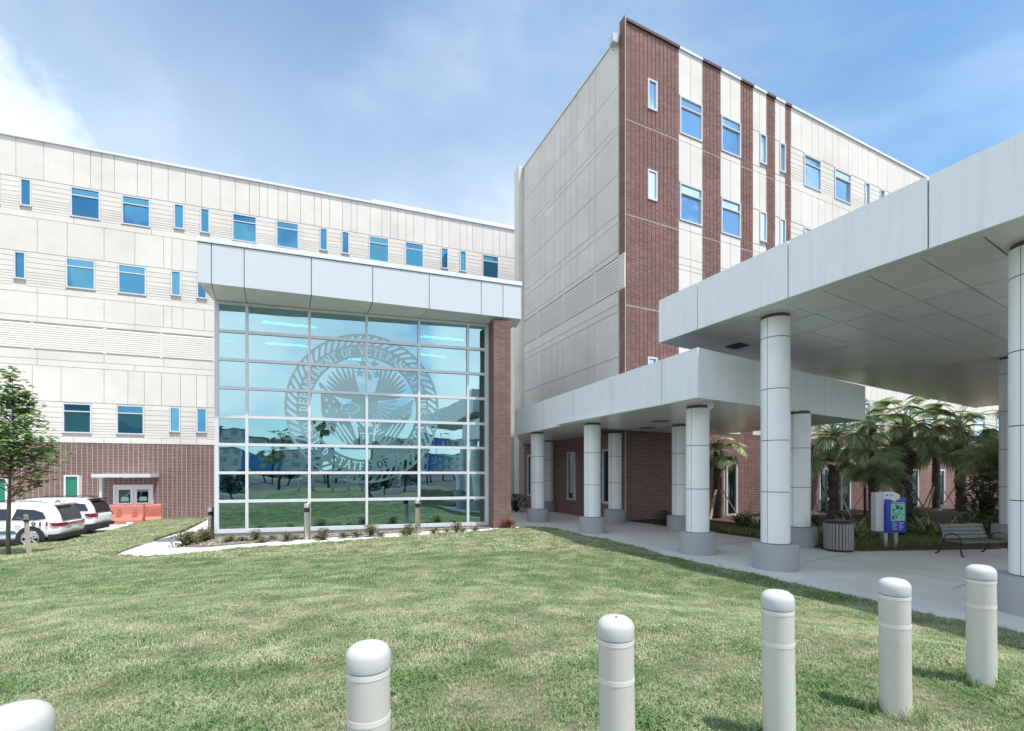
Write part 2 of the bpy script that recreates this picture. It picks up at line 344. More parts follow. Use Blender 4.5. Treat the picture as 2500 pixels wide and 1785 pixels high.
# ------------------------------------------------------------------ measuring helpers: the ground and walls as surveyed
def gz(x, y): return -0.50 - 0.22 * min(max(-x / 11.0, 0.0), 1.0)
def at(u, v, z=None):
    x = y = 0; zz = -0.5 if z is None else z
    for _ in range(8):
        y = F * (H - zz) / (v - YH); x = (u - CX) / F * y
        if z is None: zz = gz(x, y)
    return Vector((x, y, zz))
class Wall:
    """a vertical wall plane: depth Y0 at bearing u0, with slope r"""
    def __init__(s, u0, Y0, r):
        s.u0, s.Y0, s.r = u0, Y0, r
        a = s.P(u0); b = s.P(u0 + 50); s.o = a; s.e = (b - a).normalized(); s.n = Vector((s.e.y, -s.e.x, 0))
    def P(s, u):
        Y = s.Y0 / (1 + s.r * (u - s.u0)); return Vector(((u - CX) / F * Y, Y, 0))
    def s(s_, u): return (s_.P(u) - s_.o).dot(s_.e)
    def z(s, u, v): return H + (YH - v) / F * s.P(u).y
    def pt(s, a, d, z): q = s.o + s.e * a + s.n * d; return (q.x, q.y, z)
    def box(s, mb, a0, a1, z0, z1, d0, d1, rnd=None):
        return mb.hexa([s.pt(a0, d1, z0), s.pt(a1, d1, z0), s.pt(a1, d0, z0), s.pt(a0, d0, z0), s.pt(a0, d1, z1), s.pt(a1, d1, z1), s.pt(a1, d0, z1), s.pt(a0, d0, z1)], rnd)
def wbox(w, name, m, parent, a0, a1, z0, z1, d0, d1):
    mb = MB(); w.box(mb, a0, a1, z0, z1, d0, d1); return mb.build(name, m, parent)
JG = 0.012
def panels(w, parent, ss, z0, z1, d0=0.0, d1=0.05, name='wall_panel', m='precast', g=JG, skip=()):
    for a, b in zip(ss[:-1], ss[1:]):
        if b - a < 0.08: continue
        mid = (a + b) / 2
        if any(x0 < mid < x1 for x0, x1 in skip): continue
        wbox(w, name, m, parent, a + g, b - g, z0 + g, z1 - g, d0, d1)
def gaps(s0, s1, wins):
    """segments of [s0,s1] left free by windows"""
    out_ = []; cur = s0
    for a, b in sorted(wins):
        if a > cur + 0.05: out_.append((cur, min(a, s1)))
        cur = max(cur, b)
    if cur < s1 - 0.05: out_.append((cur, s1))
    return [x for x in out_ if x[1] - x[0] > 0.05 and x[0] < s1]
def boards(w, parent, s0, s1, z0, z1, wins, fr=(0.16, 0.15, 0.15, 0.14, 0.08, 0.08, 0.08, 0.08, 0.08)):
    tot = sum(fr); z = z1
    for h in fr:
        zb = z - h / tot * (z1 - z0)
        for a, b in gaps(s0, s1, wins): wbox(w, 'siding_board', 'precast', parent, a + 0.004, b - 0.004, zb + 0.012, z - 0.012, 0.0, 0.04)
        z = zb
def window(w, parent, a0, a1, z0, z1, glass='glass_blue', transom=True, fw=0.07, dark=None):
    mb = MB()
    w.box(mb, a0, a0 + fw, z0, z1, 0.0, 0.09); w.box(mb, a1 - fw, a1, z0, z1, 0.0, 0.09)
    w.box(mb, a0 + fw, a1 - fw, z0, z0 + fw, 0.0, 0.088); w.box(mb, a0 + fw, a1 - fw, z1 - fw, z1, 0.0, 0.088)
    zt = z1 - (z1 - z0) * 0.27
    if transom: w.box(mb, a0 + fw, a1 - fw, zt - fw * 0.4, zt + fw * 0.4, 0.0, 0.084)
    f = mb.build('window', 'frame_white', parent)
    parts = [(z0 + fw, z1 - fw)] if not transom else [(z0 + fw, zt - fw * 0.4), (zt + fw * 0.4, z1 - fw)]
    for q, (p0, p1) in enumerate(parts):
        mb = MB(); w.box(mb, a0 + fw, a1 - fw, p0, p1, 0.008, 0.022)
        pane = mb.build('pane', glass, f)
    return f
def bricks(w, parent, a0, a1, z0, z1, holes=(), bw=0.245, bh=0.089, jw=0.020, jh=0.020, d0=0.0, d1=0.03, m='brick_mauve', parts=0, partsel=None, name='brick', breaks=()):
    """stack-bond brickwork as real bricks, joined as stuff except the first 'parts' ones; mortar is the wall behind"""
    n = max(1, round((a1 - a0) / bw)); bw = (a1 - a0) / n
    k = max(1, round((z1 - z0) / bh)); bh = (z1 - z0) / k
    mb = MB(); share = None; cnt = 0
    base = root_loc(parent)
    for j in range(k):
        za, zb = z0 + j * bh + jh / 2, z0 + (j + 1) * bh - jh / 2
        zc = (za + zb) / 2
        if any(abs(zc - q) < 0.5 * bh for q in breaks): continue
        for i in range(n):
            aa, ab = a0 + i * bw + jw / 2, a0 + (i + 1) * bw - jw / 2
            ac = (aa + ab) / 2
            if any(h[0] < ac < h[1] and h[2] < zc < h[3] for h in holes): continue
            dd = d1 + random.uniform(-0.003, 0.004)
            if cnt < parts and (partsel is None or partsel(ac, zc)):
                if share is None:
                    q = MB(); hx, hz_ = (ab - aa) / 2, (zb - za) / 2
                    pts = []
                    for zz in (-hz_, hz_):
                        for a_, d_ in ((-hx, d1), (hx, d1), (hx, d0), (-hx, d0)):
                            v3 = w.e * a_ + w.n * d_; pts.append((v3.x, v3.y, zz))
                    q.hexa(pts); so_ = q.build(name, m, None); share = so_.data; col.objects.unlink(so_); bpy.data.objects.remove(so_)
                o = bpy.data.objects.new(name, share); col.objects.link(o); o.parent = parent
                p = w.pt(ac, random.uniform(-0.003, 0.004), zc); o.location = Vector(p) - base; cnt += 1
            else:
                c = [w.pt(aa, dd, za), w.pt(ab, dd, za), w.pt(ab, d0, za), w.pt(aa, d0, za), w.pt(aa, dd, zb), w.pt(ab, dd, zb), w.pt(ab, d0, zb), w.pt(aa, d0, zb)]
                mb.add(c, [(0, 3, 2, 1), (4, 5, 6, 7), (0, 1, 5, 4), (1, 2, 6, 5), (3, 0, 4, 7)])
    if mb.f:
        o = mb.build('brickwork', m, parent, rndattr=True); o['kind'] = 'stuff'; return o
# ================================================================== GROUND
GL = -1.20
mb = MB(); mb.add([(-900, -900, GL - 0.02), (900, -900, GL - 0.02), (900, 900, GL - 0.02), (-900, 900, GL - 0.02)], [(0, 1, 2, 3)])
struct(mb.build('ground', mat('far_ground', (0.12, 0.14, 0.085), 0.95, var=0.3, vscale=0.2), None))
def sheet(name, m, poly, z, kind='structure', res=None, thick=0.0):
    mb = MB(); pts = [(p[0], p[1], z(p[0], p[1]) if callable(z) else z) for p in poly]
    mb.add(pts, [tuple(range(len(pts)))])
    o = mb.build(name, m, None); o['kind'] = kind; return o
def grid_sheet(name, m, poly, zf, step, skirt=0.0, rndattr=False):
    """triangulated terrain sheet inside a plan polygon"""
    import mathutils.geometry as mg
    P2 = [Vector((p[0], p[1])) for p in poly]
    xs = [p.x for p in P2]; ys = [p.y for p in P2]
    pts = []; 
    n = len(P2); edges = []
    # subdivide border
    bpts = []
    for i in range(n):
        a, b = P2[i], P2[(i + 1) % n]; k = max(1, int((b - a).length / step))
        for j in range(k): bpts.append(a.lerp(b, j / k))
    nb = len(bpts); edges = [(i, (i + 1) % nb) for i in range(nb)]
    pts = list(bpts)
    def inside(x, y):
        c = False
        for i in range(n):
            a, b = P2[i], P2[i - 1]
            if (a.y > y) != (b.y > y) and x < (b.x - a.x) * (y - a.y) / (b.y - a.y) + a.x: c = not c
        return c
    x = min(xs) + step / 2
    while x < max(xs):
        y = min(ys) + step / 2
        while y < max(ys):
            if inside(x, y) and min((Vector((x, y)) - q).length for q in bpts) > step * 0.45: pts.append(Vector((x, y)))
            y += step
        x += step
    r = mg.delaunay_2d_cdt(pts, edges, [], 1, 1e-5)
    vs = [(p.x, p.y, zf(p.x, p.y)) for p in r[0]]
    mb = MB(); mb.add(vs, [tuple(f) for f in r[2]], smooth=True, rnd=0.5)
    if skirt:
        m0 = len(bpts); k = len(mb.v)
        bv = [(p.x, p.y, zf(p.x, p.y)) for p in bpts]
        sv = bv + [(p[0], p[1], p[2] - skirt) for p in bv]
        mb.add(sv, [(i, (i + 1) % m0, (i + 1) % m0 + m0, i + m0) for i in range(m0)], rnd=0.5)
    o = mb.build(name, m, None, rndattr=rndattr); return o, inside

LW = 0.035   # lawn stands a little above the paving
edgeR = [at(u, v) for u, v in [(2700, 1600), (2500, 1553), (2263, 1504), (2087, 1465), (1868, 1416), (1758, 1390), (1648, 1365), (1538, 1336), (1417, 1307), (1362, 1294), (1300, 1289)]]
edgeF = [at(u, v) for u, v in [(1264, 1291), (1130, 1303), (989, 1312), (820, 1325), (659, 1337), (461, 1354), (340, 1361), (275, 1358)]]
tipL = edgeF[-1]
diag = [at(u, v, z) for u, v, z in [(390, 1312, -0.85), (506, 1268, -1.10)]]
lotE = [at(u, v, -1.05) for u, v in [(470, 1263), (388, 1270), (323, 1284), (264, 1300), (208, 1312), (140, 1322), (48, 1337), (-60, 1350), (-400, 1392)]]
front = [Vector((-26, -4, 0)), Vector((9.5, -4, 0))]
lawn_poly = [(p.x, p.y) for p in (edgeR + edgeF + diag + lotE)] + [(-24, 4.0), (-24, -3.0), (12, -3.0), (12, 3.6)]
ctrl = [(p.x, p.y, -0.5 + 0.0 if False else gz(p.x, p.y)) for p in edgeR + edgeF] + [(p.x, p.y, -0.88) for p in diag[:1]] + [(diag[1].x, diag[1].y, -1.08)] + [(p.x, p.y, -1.03) for p in lotE]
ctrl += [(x, y, 0.0) for x, y in [(3.6, 3.75), (2.6, 3.2), (1.6, 2.8), (0.5, 2.4), (-.6, 2.0), (-1.5, 1.4), (0, 0), (-3, 0), (-8, 0), (3, 0), (0, -3), (6, 0), (12, -3), (-14, -3)]]
ctrl = np.array(ctrl)
def zl(x, y):
    d2 = (ctrl[:, 0] - x) ** 2 + (ctrl[:, 1] - y) ** 2 + 0.02
    w = d2 ** -1.6
    return float((w * ctrl[:, 2]).sum() / w.sum()) + LW + 0.012 * math.sin(x * 1.7 + y * .6) * math.cos(y * 1.3)
lawn, in_lawn = grid_sheet('lawn_soil', 'grass_soil', lawn_poly, zl, 0.6, skirt=0.12, rndattr=True)
struct(lawn)

# paving: walk in front of the lobby, plaza under the canopies
walk_poly = [tipL] + [p for p in reversed(edgeF[:-1])] + list(reversed(edgeR))
pv = [(p.x, p.y) for p in walk_poly]
pv = pv + [(13, 2), (30, 2), (30, 14.0), (14.0, 13.9)]
# plaza back edge
back = [at(u, v) for u, v in [(2430, 1341), (2110, 1346), (2005, 1341), (1900, 1322), (1857, 1316), (1733, 1299), (1634, 1283), (1560, 1276)]]
pv += [(p.x, p.y) for p in back] + [(4.6, 24.5), (0.8, 31.5), (-2.5, 31.5)]
Gw = Wall(532, 17.1, -0.000209)
pv += [(-0.6, 21.0)] + [(Gw.pt(Gw.s(u), 0.0, 0)[0], Gw.pt(Gw.s(u), 0.0, 0)[1]) for u in (1150, 900, 650, 532)]
pv += [(diag[1].x + 1.3, diag[1].y + 1.0)] + [(p.x, p.y) for p in reversed(diag)]
def zw(x, y):
    z = gz(x, y)
    if x < -10.4: # the walk falls to the car park level beyond the lobby corner
        t = min(max((y - 14.5) / 9.5, 0), 1); z -= 0.42 * t
    return z
pav, in_pav = grid_sheet('pavement', 'concrete', pv, zw, 1.2)
struct(pav)
# paving joints, thin recessed-looking strips
Kdir = Vector((0.42, -0.907, 0)); Bdir = Vector((0.848, 0.53, 0)).normalized()
def strip(name, m, a, b, wdt, zf, lift):
    a, b = Vector((a[0], a[1], 0)), Vector((b[0], b[1], 0)); d = (b - a).normalized(); nn = Vector((-d.y, d.x, 0)) * wdt / 2
    mb = MB(); k = max(1, int((b - a).length / 1.0)); vs = []
    for i in range(k + 1):
        p = a.lerp(b, i / k); z = zf(p.x, p.y) + lift; vs += [(p.x - nn.x, p.y - nn.y, z), (p.x + nn.x, p.y + nn.y, z)]
    mb.add(vs, [(2 * i, 2 * i + 2, 2 * i + 3, 2 * i + 1) for i in range(k)]); o = mb.build(name, m, None); return struct(o)
jm = mat('paving_joint', (0.24, 0.23, 0.21), 0.95)
for q in range(0, 8):
    a = Vector((2.1, 22.2, 0)) + Kdir * (2.9 * q); strip('paving_joint', jm, a, a + Bdir * (4.5 if q < 3 else 7.5), 0.018, zw, 0.004)
strip('paving_joint', jm, (4.2, 20.0), (10.2, 6.9), 0.018, zw, 0.004)
for u in (650, 790, 930, 1060, 1180):
    a = Gw.pt(Gw.s(u), 0.9, 0); b = Gw.pt(Gw.s(u), 1.9, 0); strip('paving_joint', jm, a, b, 0.02, zw, 0.004)

# car park
lot = [(p.x, p.y) for p in reversed(lotE)] + [(-18.0, 24.6), (-8, 24.6), (-8, 34), (-60, 34), (-60, 4)]
sheet('car_park', 'lot_concrete', lot, -1.15)
def ribbon(name, m, pts, w_, zb, zt, side=1):
    mb = MB(); P_ = [Vector((p[0], p[1], 0)) for p in pts]; L = []; Rr = []
    for i, p in enumerate(P_):
        d = (P_[min(i + 1, len(P_) - 1)] - P_[max(i - 1, 0)]).normalized(); nn = Vector((-d.y, d.x, 0)) * w_ * side; L.append(p); Rr.append(p + nn)
    n = len(P_); vs = [(p.x, p.y, zb) for p in L] + [(p.x, p.y, zt) for p in L] + [(p.x, p.y, zt) for p in Rr] + [(p.x, p.y, zb) for p in Rr]
    fs = []
    for i in range(n - 1): fs += [(i, i + 1, i + 1 + n, i + n), (i + n, i + 1 + n, i + 1 + 2 * n, i + 2 * n), (i + 2 * n, i + 1 + 2 * n, i + 1 + 3 * n, i + 3 * n)]
    mb.add(vs, fs); o = mb.build(name, m, None); return struct(o)
ribbon('kerb', 'lot_concrete', [(p.x, p.y) for p in lotE], 0.16, -1.2, -1.02, side=-1)
sheet('road', 'asphalt', [(-60, -75), (160, -75), (160, -9), (-60, -9)], -1.19 + 0.004)

# planting bed before the lobby
bed = [at(439, 1337), at(500, 1337), at(650, 1324), at(900, 1306), at(1050, 1297), at(1195, 1291)]
bedp = [(p.x, p.y) for p in bed] + [(Gw.pt(Gw.s(u), 0.02, 0)[0], Gw.pt(Gw.s(u), 0.02, 0)[1]) for u in (1190, 1000, 800, 532)] + [(at(500, 1296).x, at(500, 1296).y)]
o, in_bed = grid_sheet('mulch_bed', 'mulch_grey', bedp, lambda x, y: zw(x, y) + 0.03 + 0.02 * math.sin(x * 5) * math.sin(y * 7), 0.35, skirt=0.05); struct(o)
# beds behind the plaza
rb = [(p.x, p.y) for p in back[::-1]]
bed2 = [(5.3, 21.6)] + rb + [(14.0, 13.95), (30, 14.05), (60, 40), (32, 34)]
o, in_bed2 = grid_sheet('mulch_bed', 'mulch', bed2, lambda x, y: gz(x, y) + 0.045 + 0.03 * math.sin(x * 1.3) * math.cos(y * 1.1), 1.0, skirt=0.06); struct(o)

# ================================================================== WING ON THE LEFT (building A)
Aw = Wall(526, 30.6, -0.000257)
zA = [20.37, 18.19, 16.00, 14.07, 11.81, 10.50, 10.17, 8.59, 8.09, 7.73, 5.73, 3.40]
sL = Aw.s(-330); sR = Aw.s(1300); GLA = -1.17
wing = thing('hospital_wing', 'long cream four-storey hospital wing with brick base, behind the glass lobby on the left', 'building', Aw.pt(Aw.s(300), 0, GLA))
wbox(Aw, 'wall', 'precast_joint', wing, sL, sR, GLA - 0.05, zA[0] - 0.02, -9.0, 0.0)
wbox(Aw, 'mortar_bed', 'mortar', wing, sL, Aw.s(560), GLA, zA[11], 0.0, 0.012)
wbox(Aw, 'roof_coping', 'coping', wing, sL, sR, zA[0], zA[0] + 0.14, -0.4, 0.14)
m_ = MB()
for q, (z0, z1, d0) in enumerate([(20.5, 20.74, -0.5), (20.74, 20.86, -0.58), (20.86, 21.0, -0.5)]): Aw.box(m_, Aw.s(911), sR, z0, z1, d0 - 3.0, d0)
m_.build('rooftop_screen', 'frame_white', wing)
pu = [-60, -20, 40, 108, 181, 222, 249, 280, 336, 371, 411, 453, 493, 538, 575, 609, 634, 654, 679, 701.5, 733.5, 767.5, 784.5, 805, 836.5, 857, 872, 903.5, 932, 953, 971, 991, 1009.5, 1037.5, 1066, 1079, 1096, 1122.5, 1140, 1153, 1178, 1203, 1218.5, 1236, 1250, 1275]
ps = [sL, Aw.s(-250), Aw.s(-190), Aw.s(-120)] + [Aw.s(u) for u in pu]
panels(Aw, wing, ps, zA[1], zA[0])
def U(*a): return [(Aw.s(x0), Aw.s(x1), big) for x0, x1, big in a]
row1 = U((-110, -62, 1), (-40, 3, 1), (50, 79, 0), (173, 246, 1), (298, 368, 1), (425, 451, 0), (489, 513, 0), (567.5, 627.5, 1), (674.6, 730, 1), (780, 800, 0), (833.5, 853, 0), (900, 949, 1), (988.5, 1034, 1), (1076, 1094, 0), (1121.6, 1138, 0), (1177, 1217, 1))
row2 = U((-60, -12, 1), (35, 65, 0), (162, 234, 1), (289, 358, 1), (418, 443, 0), (481, 506, 0), (565, 622, 1))
row3 = U((-60, -12, 1), (25, 50, 0), (154, 225, 1), (285, 353, 1), (415, 441, 0), (480, 506, 0))
sV = Aw.s(560)
for row, zt, zb, send, g in ((row1, zA[1], zA[2] + 0.37, sR, 'glass_blue'), (row2, zA[3], zA[4] + 0.35, sV, 'glass_blue'), (row3, zA[10], 3.75, sV, 'glass_blue')):
    wins = [(a, b) for a, b, _ in row]
    boards(Aw, wing, Aw.s(-60), send, zb, zt, wins)
    for a, b, big in row:
        hh = 1.72 if big else 1.52
        window(Aw, wing, a, b, zt - 0.06 - hh, zt - 0.06, g, transom=bool(big))
sw = [sL, Aw.s(-60)] + [Aw.s(u) for u in (181, 371, 538, 701, 872, 1037, 1178, 1275)]
panels(Aw, wing, sw, zA[2], zA[2] + 0.37)
lowj = [sL, Aw.s(-60)] + [Aw.s(u) for u in (92, 165, 255, 330, 400, 420, 447, 499, 560)]
panels(Aw, wing, lowj, zA[3], zA[2]); panels(Aw, wing, [lowj[0], lowj[2], lowj[5], lowj[-1]], zA[4], zA[4] + 0.35)
panels(Aw, wing, lowj, zA[5], zA[4]); panels(Aw, wing, [lowj[0], lowj[2], lowj[5], lowj[-1]], zA[6], zA[5])
lv = [(-150, -90), (-85, 76), (84, 253), (261, 391), (398, 519)]
for a, b in lv:
    for i in range(11):
        zz = zA[7] + 0.10 + i * (zA[6] - zA[7] - 0.2) / 11
        mb = MB(); a0, a1 = Aw.s(a), Aw.s(b)
        mb.hexa([Aw.pt(a0, 0.045, zz), Aw.pt(a1, 0.045, zz), Aw.pt(a1, 0.0, zz + 0.03), Aw.pt(a0, 0.0, zz + 0.03), Aw.pt(a0, 0.05, zz + 0.085), Aw.pt(a1, 0.05, zz + 0.085), Aw.pt(a1, 0.0, zz + 0.13), Aw.pt(a0, 0.0, zz + 0.13)])
        mb.build('louver_slat', 'louver_paint', wing)
pl = [sL] + [Aw.s(x) for ab in lv[1:] for x in ab] + [sV]
mb = MB()
for i in range(0, len(pl) - 1, 2): Aw.box(mb, pl[i] + (0 if i else 0), pl[i + 1], zA[7] + 0.02, zA[6] - 0.02, 0.0, 0.05)
mb.build('louver_post', 'precast', wing)
panels(Aw, wing, [lowj[0], lowj[2], lowj[4], lowj[6], lowj[-1]], zA[8], zA[7]); panels(Aw, wing, [lowj[0], lowj[2], lowj[5], lowj[-1]], zA[9], zA[8])
panels(Aw, wing, [lowj[0], Aw.s(-20), Aw.s(80), Aw.s(150), Aw.s(255), Aw.s(313), Aw.s(353), Aw.s(395), Aw.s(441), Aw.s(480), Aw.s(506), lowj[-1]], zA[10], zA[9])
panels(Aw, wing, [lowj[0], Aw.s(60), Aw.s(180), Aw.s(255), Aw.s(320), Aw.s(395), Aw.s(441), Aw.s(480), lowj[-1]], zA[11], 3.75)
# brick base with door and windows
dz1 = Aw.z(326, 1184); da, db = Aw.s(278), Aw.s(375); cz = Aw.z(300, 1157)
gw = [(Aw.s(156), Aw.s(196), GLA + 0.5, Aw.z(176, 1160)), (Aw.s(-25), Aw.s(21), GLA + 0.5, Aw.z(10, 1167)), (Aw.s(-200), Aw.s(-150), GLA + 0.5, Aw.z(10, 1167))]
holes = [(da, db, -5, dz1)] + gw
bricks(Aw, wing, Aw.s(-120), Aw.s(545), GLA, zA[11], holes, jw=0.034, jh=0.02, m='brick_mauve')
for a, b, z0, z1 in gw:
    f = window(Aw, wing, a + 0.02, b - 0.02, z0, z1, 'glass_dark', transom=False, fw=0.09)
    wbox(Aw, 'blind', 'shade_fabric', wing, a + 0.13, b - 0.13, z0 + (z1 - z0) * 0.30, z1 - 0.1, 0.024, 0.03)
mb = MB(); fw = 0.10
Aw.box(mb, da, da + fw, GLA, dz1, 0.0, 0.10); Aw.box(mb, db - fw, db, GLA, dz1, 0.0, 0.10); Aw.box(mb, da + fw, db - fw, dz1 - fw, dz1, 0.0, 0.098)
df = mb.build('door_frame', 'door_white', wing)
mid = (da + db) / 2
for a, b in ((da + fw, mid - 0.01), (mid + 0.01, db - fw)):
    mb = MB(); st = 0.15
    Aw.box(mb, a, a + st, GLA, dz1 - fw, 0.01, 0.06); Aw.box(mb, b - st, b, GLA, dz1 - fw, 0.01, 0.06); Aw.box(mb, a + st, b - st, dz1 - fw - 0.18, dz1 - fw, 0.01, 0.058); Aw.box(mb, a + st, b - st, GLA, GLA + 0.3, 0.01, 0.058); Aw.box(mb, a + st, b - st, GLA + 0.95, GLA + 1.05, 0.01, 0.057)
    dr = mb.build('door', 'door_white', wing)
    wbox(Aw, 'door_glass', 'glass_dark', dr, a + st, b - st, GLA + 0.3, dz1 - fw - 0.18, 0.012, 0.02)
    wbox(Aw, 'notice', 'paper_green', dr, a + st + 0.12, b - st - 0.1, GLA + 1.15, GLA + 1.4, 0.022, 0.026)
cp = wbox(Aw, 'door_canopy', 'frame_white', wing, Aw.s(253), Aw.s(389), cz - 0.20, cz, 0.0, 1.6)
p0 = Aw.s(266)
wbox(Aw, 'canopy_post', 'frame_white', wing, p0, p0 + 0.13, GLA, cz - 0.2, 1.2, 1.33)
wbox(Aw, 'canopy_light', 'frame_white', wing, mid - 0.25, mid + 0.25, cz - 0.24, cz - 0.203, 0.6, 0.9)

# ================================================================== TOWER (building C)
YC = 21.5
Cr = Wall(1528, YC, -0.000475); Cl = Wall(1513, YC, 0.0013)
tower = thing('hospital_tower', 'tall cream and red brick hospital block with its corner towards the viewer', 'building', (Cr.P(1528).x, Cr.P(1528).y, -0.5))
zT = Cr.z(1528, 55); zTl = Cl.z(1500, 108)
c0 = Cr.P(1528); cl0 = Cl.P(1513); far = Cl.P(1279); cr1 = Cr.pt(Cr.s(2700), 0, 0)
GB = -1.2
mb = MB(); bk = Vector((-Cr.n.x, -Cr.n.y, 0)) * 16
mb.prism([(c0.x, c0.y), (cr1[0], cr1[1]), (cr1[0] + bk.x, cr1[1] + bk.y), (far.x + 2.5, far.y + 1.5), (far.x, far.y), (cl0.x, cl0.y)], GB, zTl - 0.1)
mb.build('wall', 'precast_joint', tower)
# left face
zc = [Cl.z(1511, v) for v in (211.5, 307, 324, 426, 524, 543.7, 613, 627, 711, 743, 761, 872)]
cs = [Cl.s(u) for u in (1281, 1322, 1333, 1356, 1369.5, 1383, 1396, 1411, 1440, 1456, 1512)]
lowc = [Cl.s(u) for u in (1281, 1313, 1324, 1349, 1363, 1377, 1406, 1438, 1453, 1512)]
zl_ = [zTl] + zc[:7]
for i in range(len(zl_) - 1): panels(Cl, tower, cs, zl_[i + 1], zl_[i])
lv = [(1281, 1312), (1317, 1376), (1381, 1450), (1457, 1521)]
for a, b in lv:
    for i in range(11):
        zz = zc[8] + 0.05 + i * (zc[7] - zc[8] - 0.1) / 11; a0, a1 = Cl.s(a), Cl.s(b); mb = MB()
        mb.hexa([Cl.pt(a0, 0.045, zz), Cl.pt(a1, 0.045, zz), Cl.pt(a1, 0.0, zz + 0.03), Cl.pt(a0, 0.0, zz + 0.03), Cl.pt(a0, 0.05, zz + 0.085), Cl.pt(a1, 0.05, zz + 0.085), Cl.pt(a1, 0.0, zz + 0.13), Cl.pt(a0, 0.0, zz + 0.13)])
        mb.build('louver_slat', 'louver_paint', tower)
mb = MB()
for a, b in ((1312, 1317), (1376, 1381), (1450, 1457)): Cl.box(mb, Cl.s(a), Cl.s(b), zc[8], zc[7], 0, 0.05)
mb.build('louver_post', 'precast', tower)
panels(Cl, tower, lowc, zc[7], zc[6]); panels(Cl, tower, [lowc[0], lowc[3], lowc[7], lowc[-1]], zc[9], zc[8]); panels(Cl, tower, [lowc[0], lowc[3], lowc[7], lowc[-1]], zc[10], zc[9])
panels(Cl, tower, lowc, zc[11], zc[10]); panels(Cl, tower, lowc, 3.6, zc[11])
wbox(Cl, 'roof_coping', 'coping', tower, Cl.s(1279), Cl.s(1512), zTl, zTl + 0.12, -0.3, 0.12)
# pier at the far end of the left face
pz = Cl.z(1279, 408)
mb = MB(); e = Vector((0.95, 0.31, 0)); pA = Cl.P(1268); 
wbox(Cl, 'end_pier', 'precast', tower, Cl.s(1268), Cl.s(1279), -0.5, pz, -0.6, 0.35)
# dark brick return at the corner on the left face
a0, a1 = Cl.s(1513), Cl.s(1513) + 0.42
wbox(Cl, 'mortar_bed', 'mortar', tower, a0, a1 + 0.0, -0.5, zT, -0.02, 0.012)
bricks(Cl, tower, a0, a1 + 0.0, -0.5, zT - 0.02, [(a0 - 1, a1 + 1, zc[8], zc[7])], bw=0.21, jw=0.028, m='brick_red')
wbox(Cl, 'louver_return', 'precast', tower, a0, a1, zc[8], zc[7], 0.012, 0.06)
# bricks of the ground storey, left face (shaded under the walkway)
g0, g1 = Cl.s(1281), Cl.s(1512)
wbox(Cl, 'mortar_bed', 'mortar', tower, g0, g1, -0.5, 3.6, 0.0, 0.012)
slits = [(Cl.s(1387), Cl.s(1406), 0.25, 2.75), (Cl.s(1473), Cl.s(1492), 0.25, 2.75), (Cl.s(1290), Cl.s(1300), 0.25, 2.75)]
bricks(Cl, tower, g0, g1, -0.5, 3.6, slits, m='brick_red')
for a, b, z0, z1 in slits: window(Cl, tower, a + 0.01, b - 0.01, z0, z1, 'glass_dark', transom=False, fw=0.09)
# right face
S = Cr.s; W2 = S(2700)
strips = [(S(1528) - 0.0, S(1655)), (S(1713), S(1757)), (S(1806), S(1836)), (S(1869), S(1890)), (S(1915), S(1929))]
corner_e = Cr.s(1528)
wins = []
ztop1 = Cr.z(1660, 236); ztop2 = Cr.z(1660, 449 - 2); hB = 1.85 * (YC / 22.5)
rowz = [ztop1, ztop2, ztop2 - (ztop1 - ztop2), Cr.z(2270, 999)]
r1u = [(1657, 1712, 1), (1758, 1806, 1), (1852, 1869, 0), (1901, 1915.5, 0), (1960, 2002, 1), (2035, 2075, 1), (2109, 2121, 0), (2146, 2157, 0), (2190, 2222, 1), (2252, 2282, 1), (2310, 2319, 0), (2338, 2347, 0), (2375, 2402, 1), (2430, 2455, 1)]
zslit = Cr.z(1591, 198)
sw_ = {0: (zslit, zslit - 1.36), 1: (Cr.z(1591, 418), Cr.z(1591, 418) - 1.36), 3: (Cr.z(1591, 873), Cr.z(1591, 873) - 1.36)}
for k, zt in enumerate(rowz):
    for a, b, big in r1u:
        if k == 2: continue
        h = hB if big else 1.55
        window(Cr, tower, S(a) + 0.01, S(b) - 0.01, zt - h, zt, 'glass_sky', transom=bool(big), fw=0.065)
    if k in sw_: window(Cr, tower, S(1579), S(1602), sw_[k][1], sw_[k][0], 'glass_sky', transom=False, fw=0.08)
brk = [Cr.z(1528, 289), Cr.z(1528, 520), Cr.z(1528, 745)]
zB = 3.6
for q, (a, b) in enumerate(strips):
    wbox(Cr, 'mortar_bed', 'mortar', tower, a, b, zB, zT, 0.0, 0.012)
    hs = [(S(1579), S(1602), s_[1], s_[0]) for s_ in sw_.values()] if q == 0 else []
    bricks(Cr, tower, a, b, zB, zT - 0.02, hs, d0=0.012, d1=0.044, jw=0.032, m='brick_red', breaks=brk)
    wbox(Cr, 'roof_coping', mat('coping_brown', (0.10, 0.06, 0.06), 0.5), tower, a - 0.02, b + 0.02, zT, zT + 0.12, -0.3, 0.12)
crz = [zT] + [Cr.z(1656, 343), Cr.z(1656, 443), Cr.z(1656, 559), Cr.z(1656, 628), Cr.z(1656, 646)]
cre = [(strips[0][1], strips[1][0]), (strips[1][1], strips[2][0]), (strips[2][1], strips[3][0]), (strips[3][1], strips[4][0])]
rr = rowz[3] + 0.1
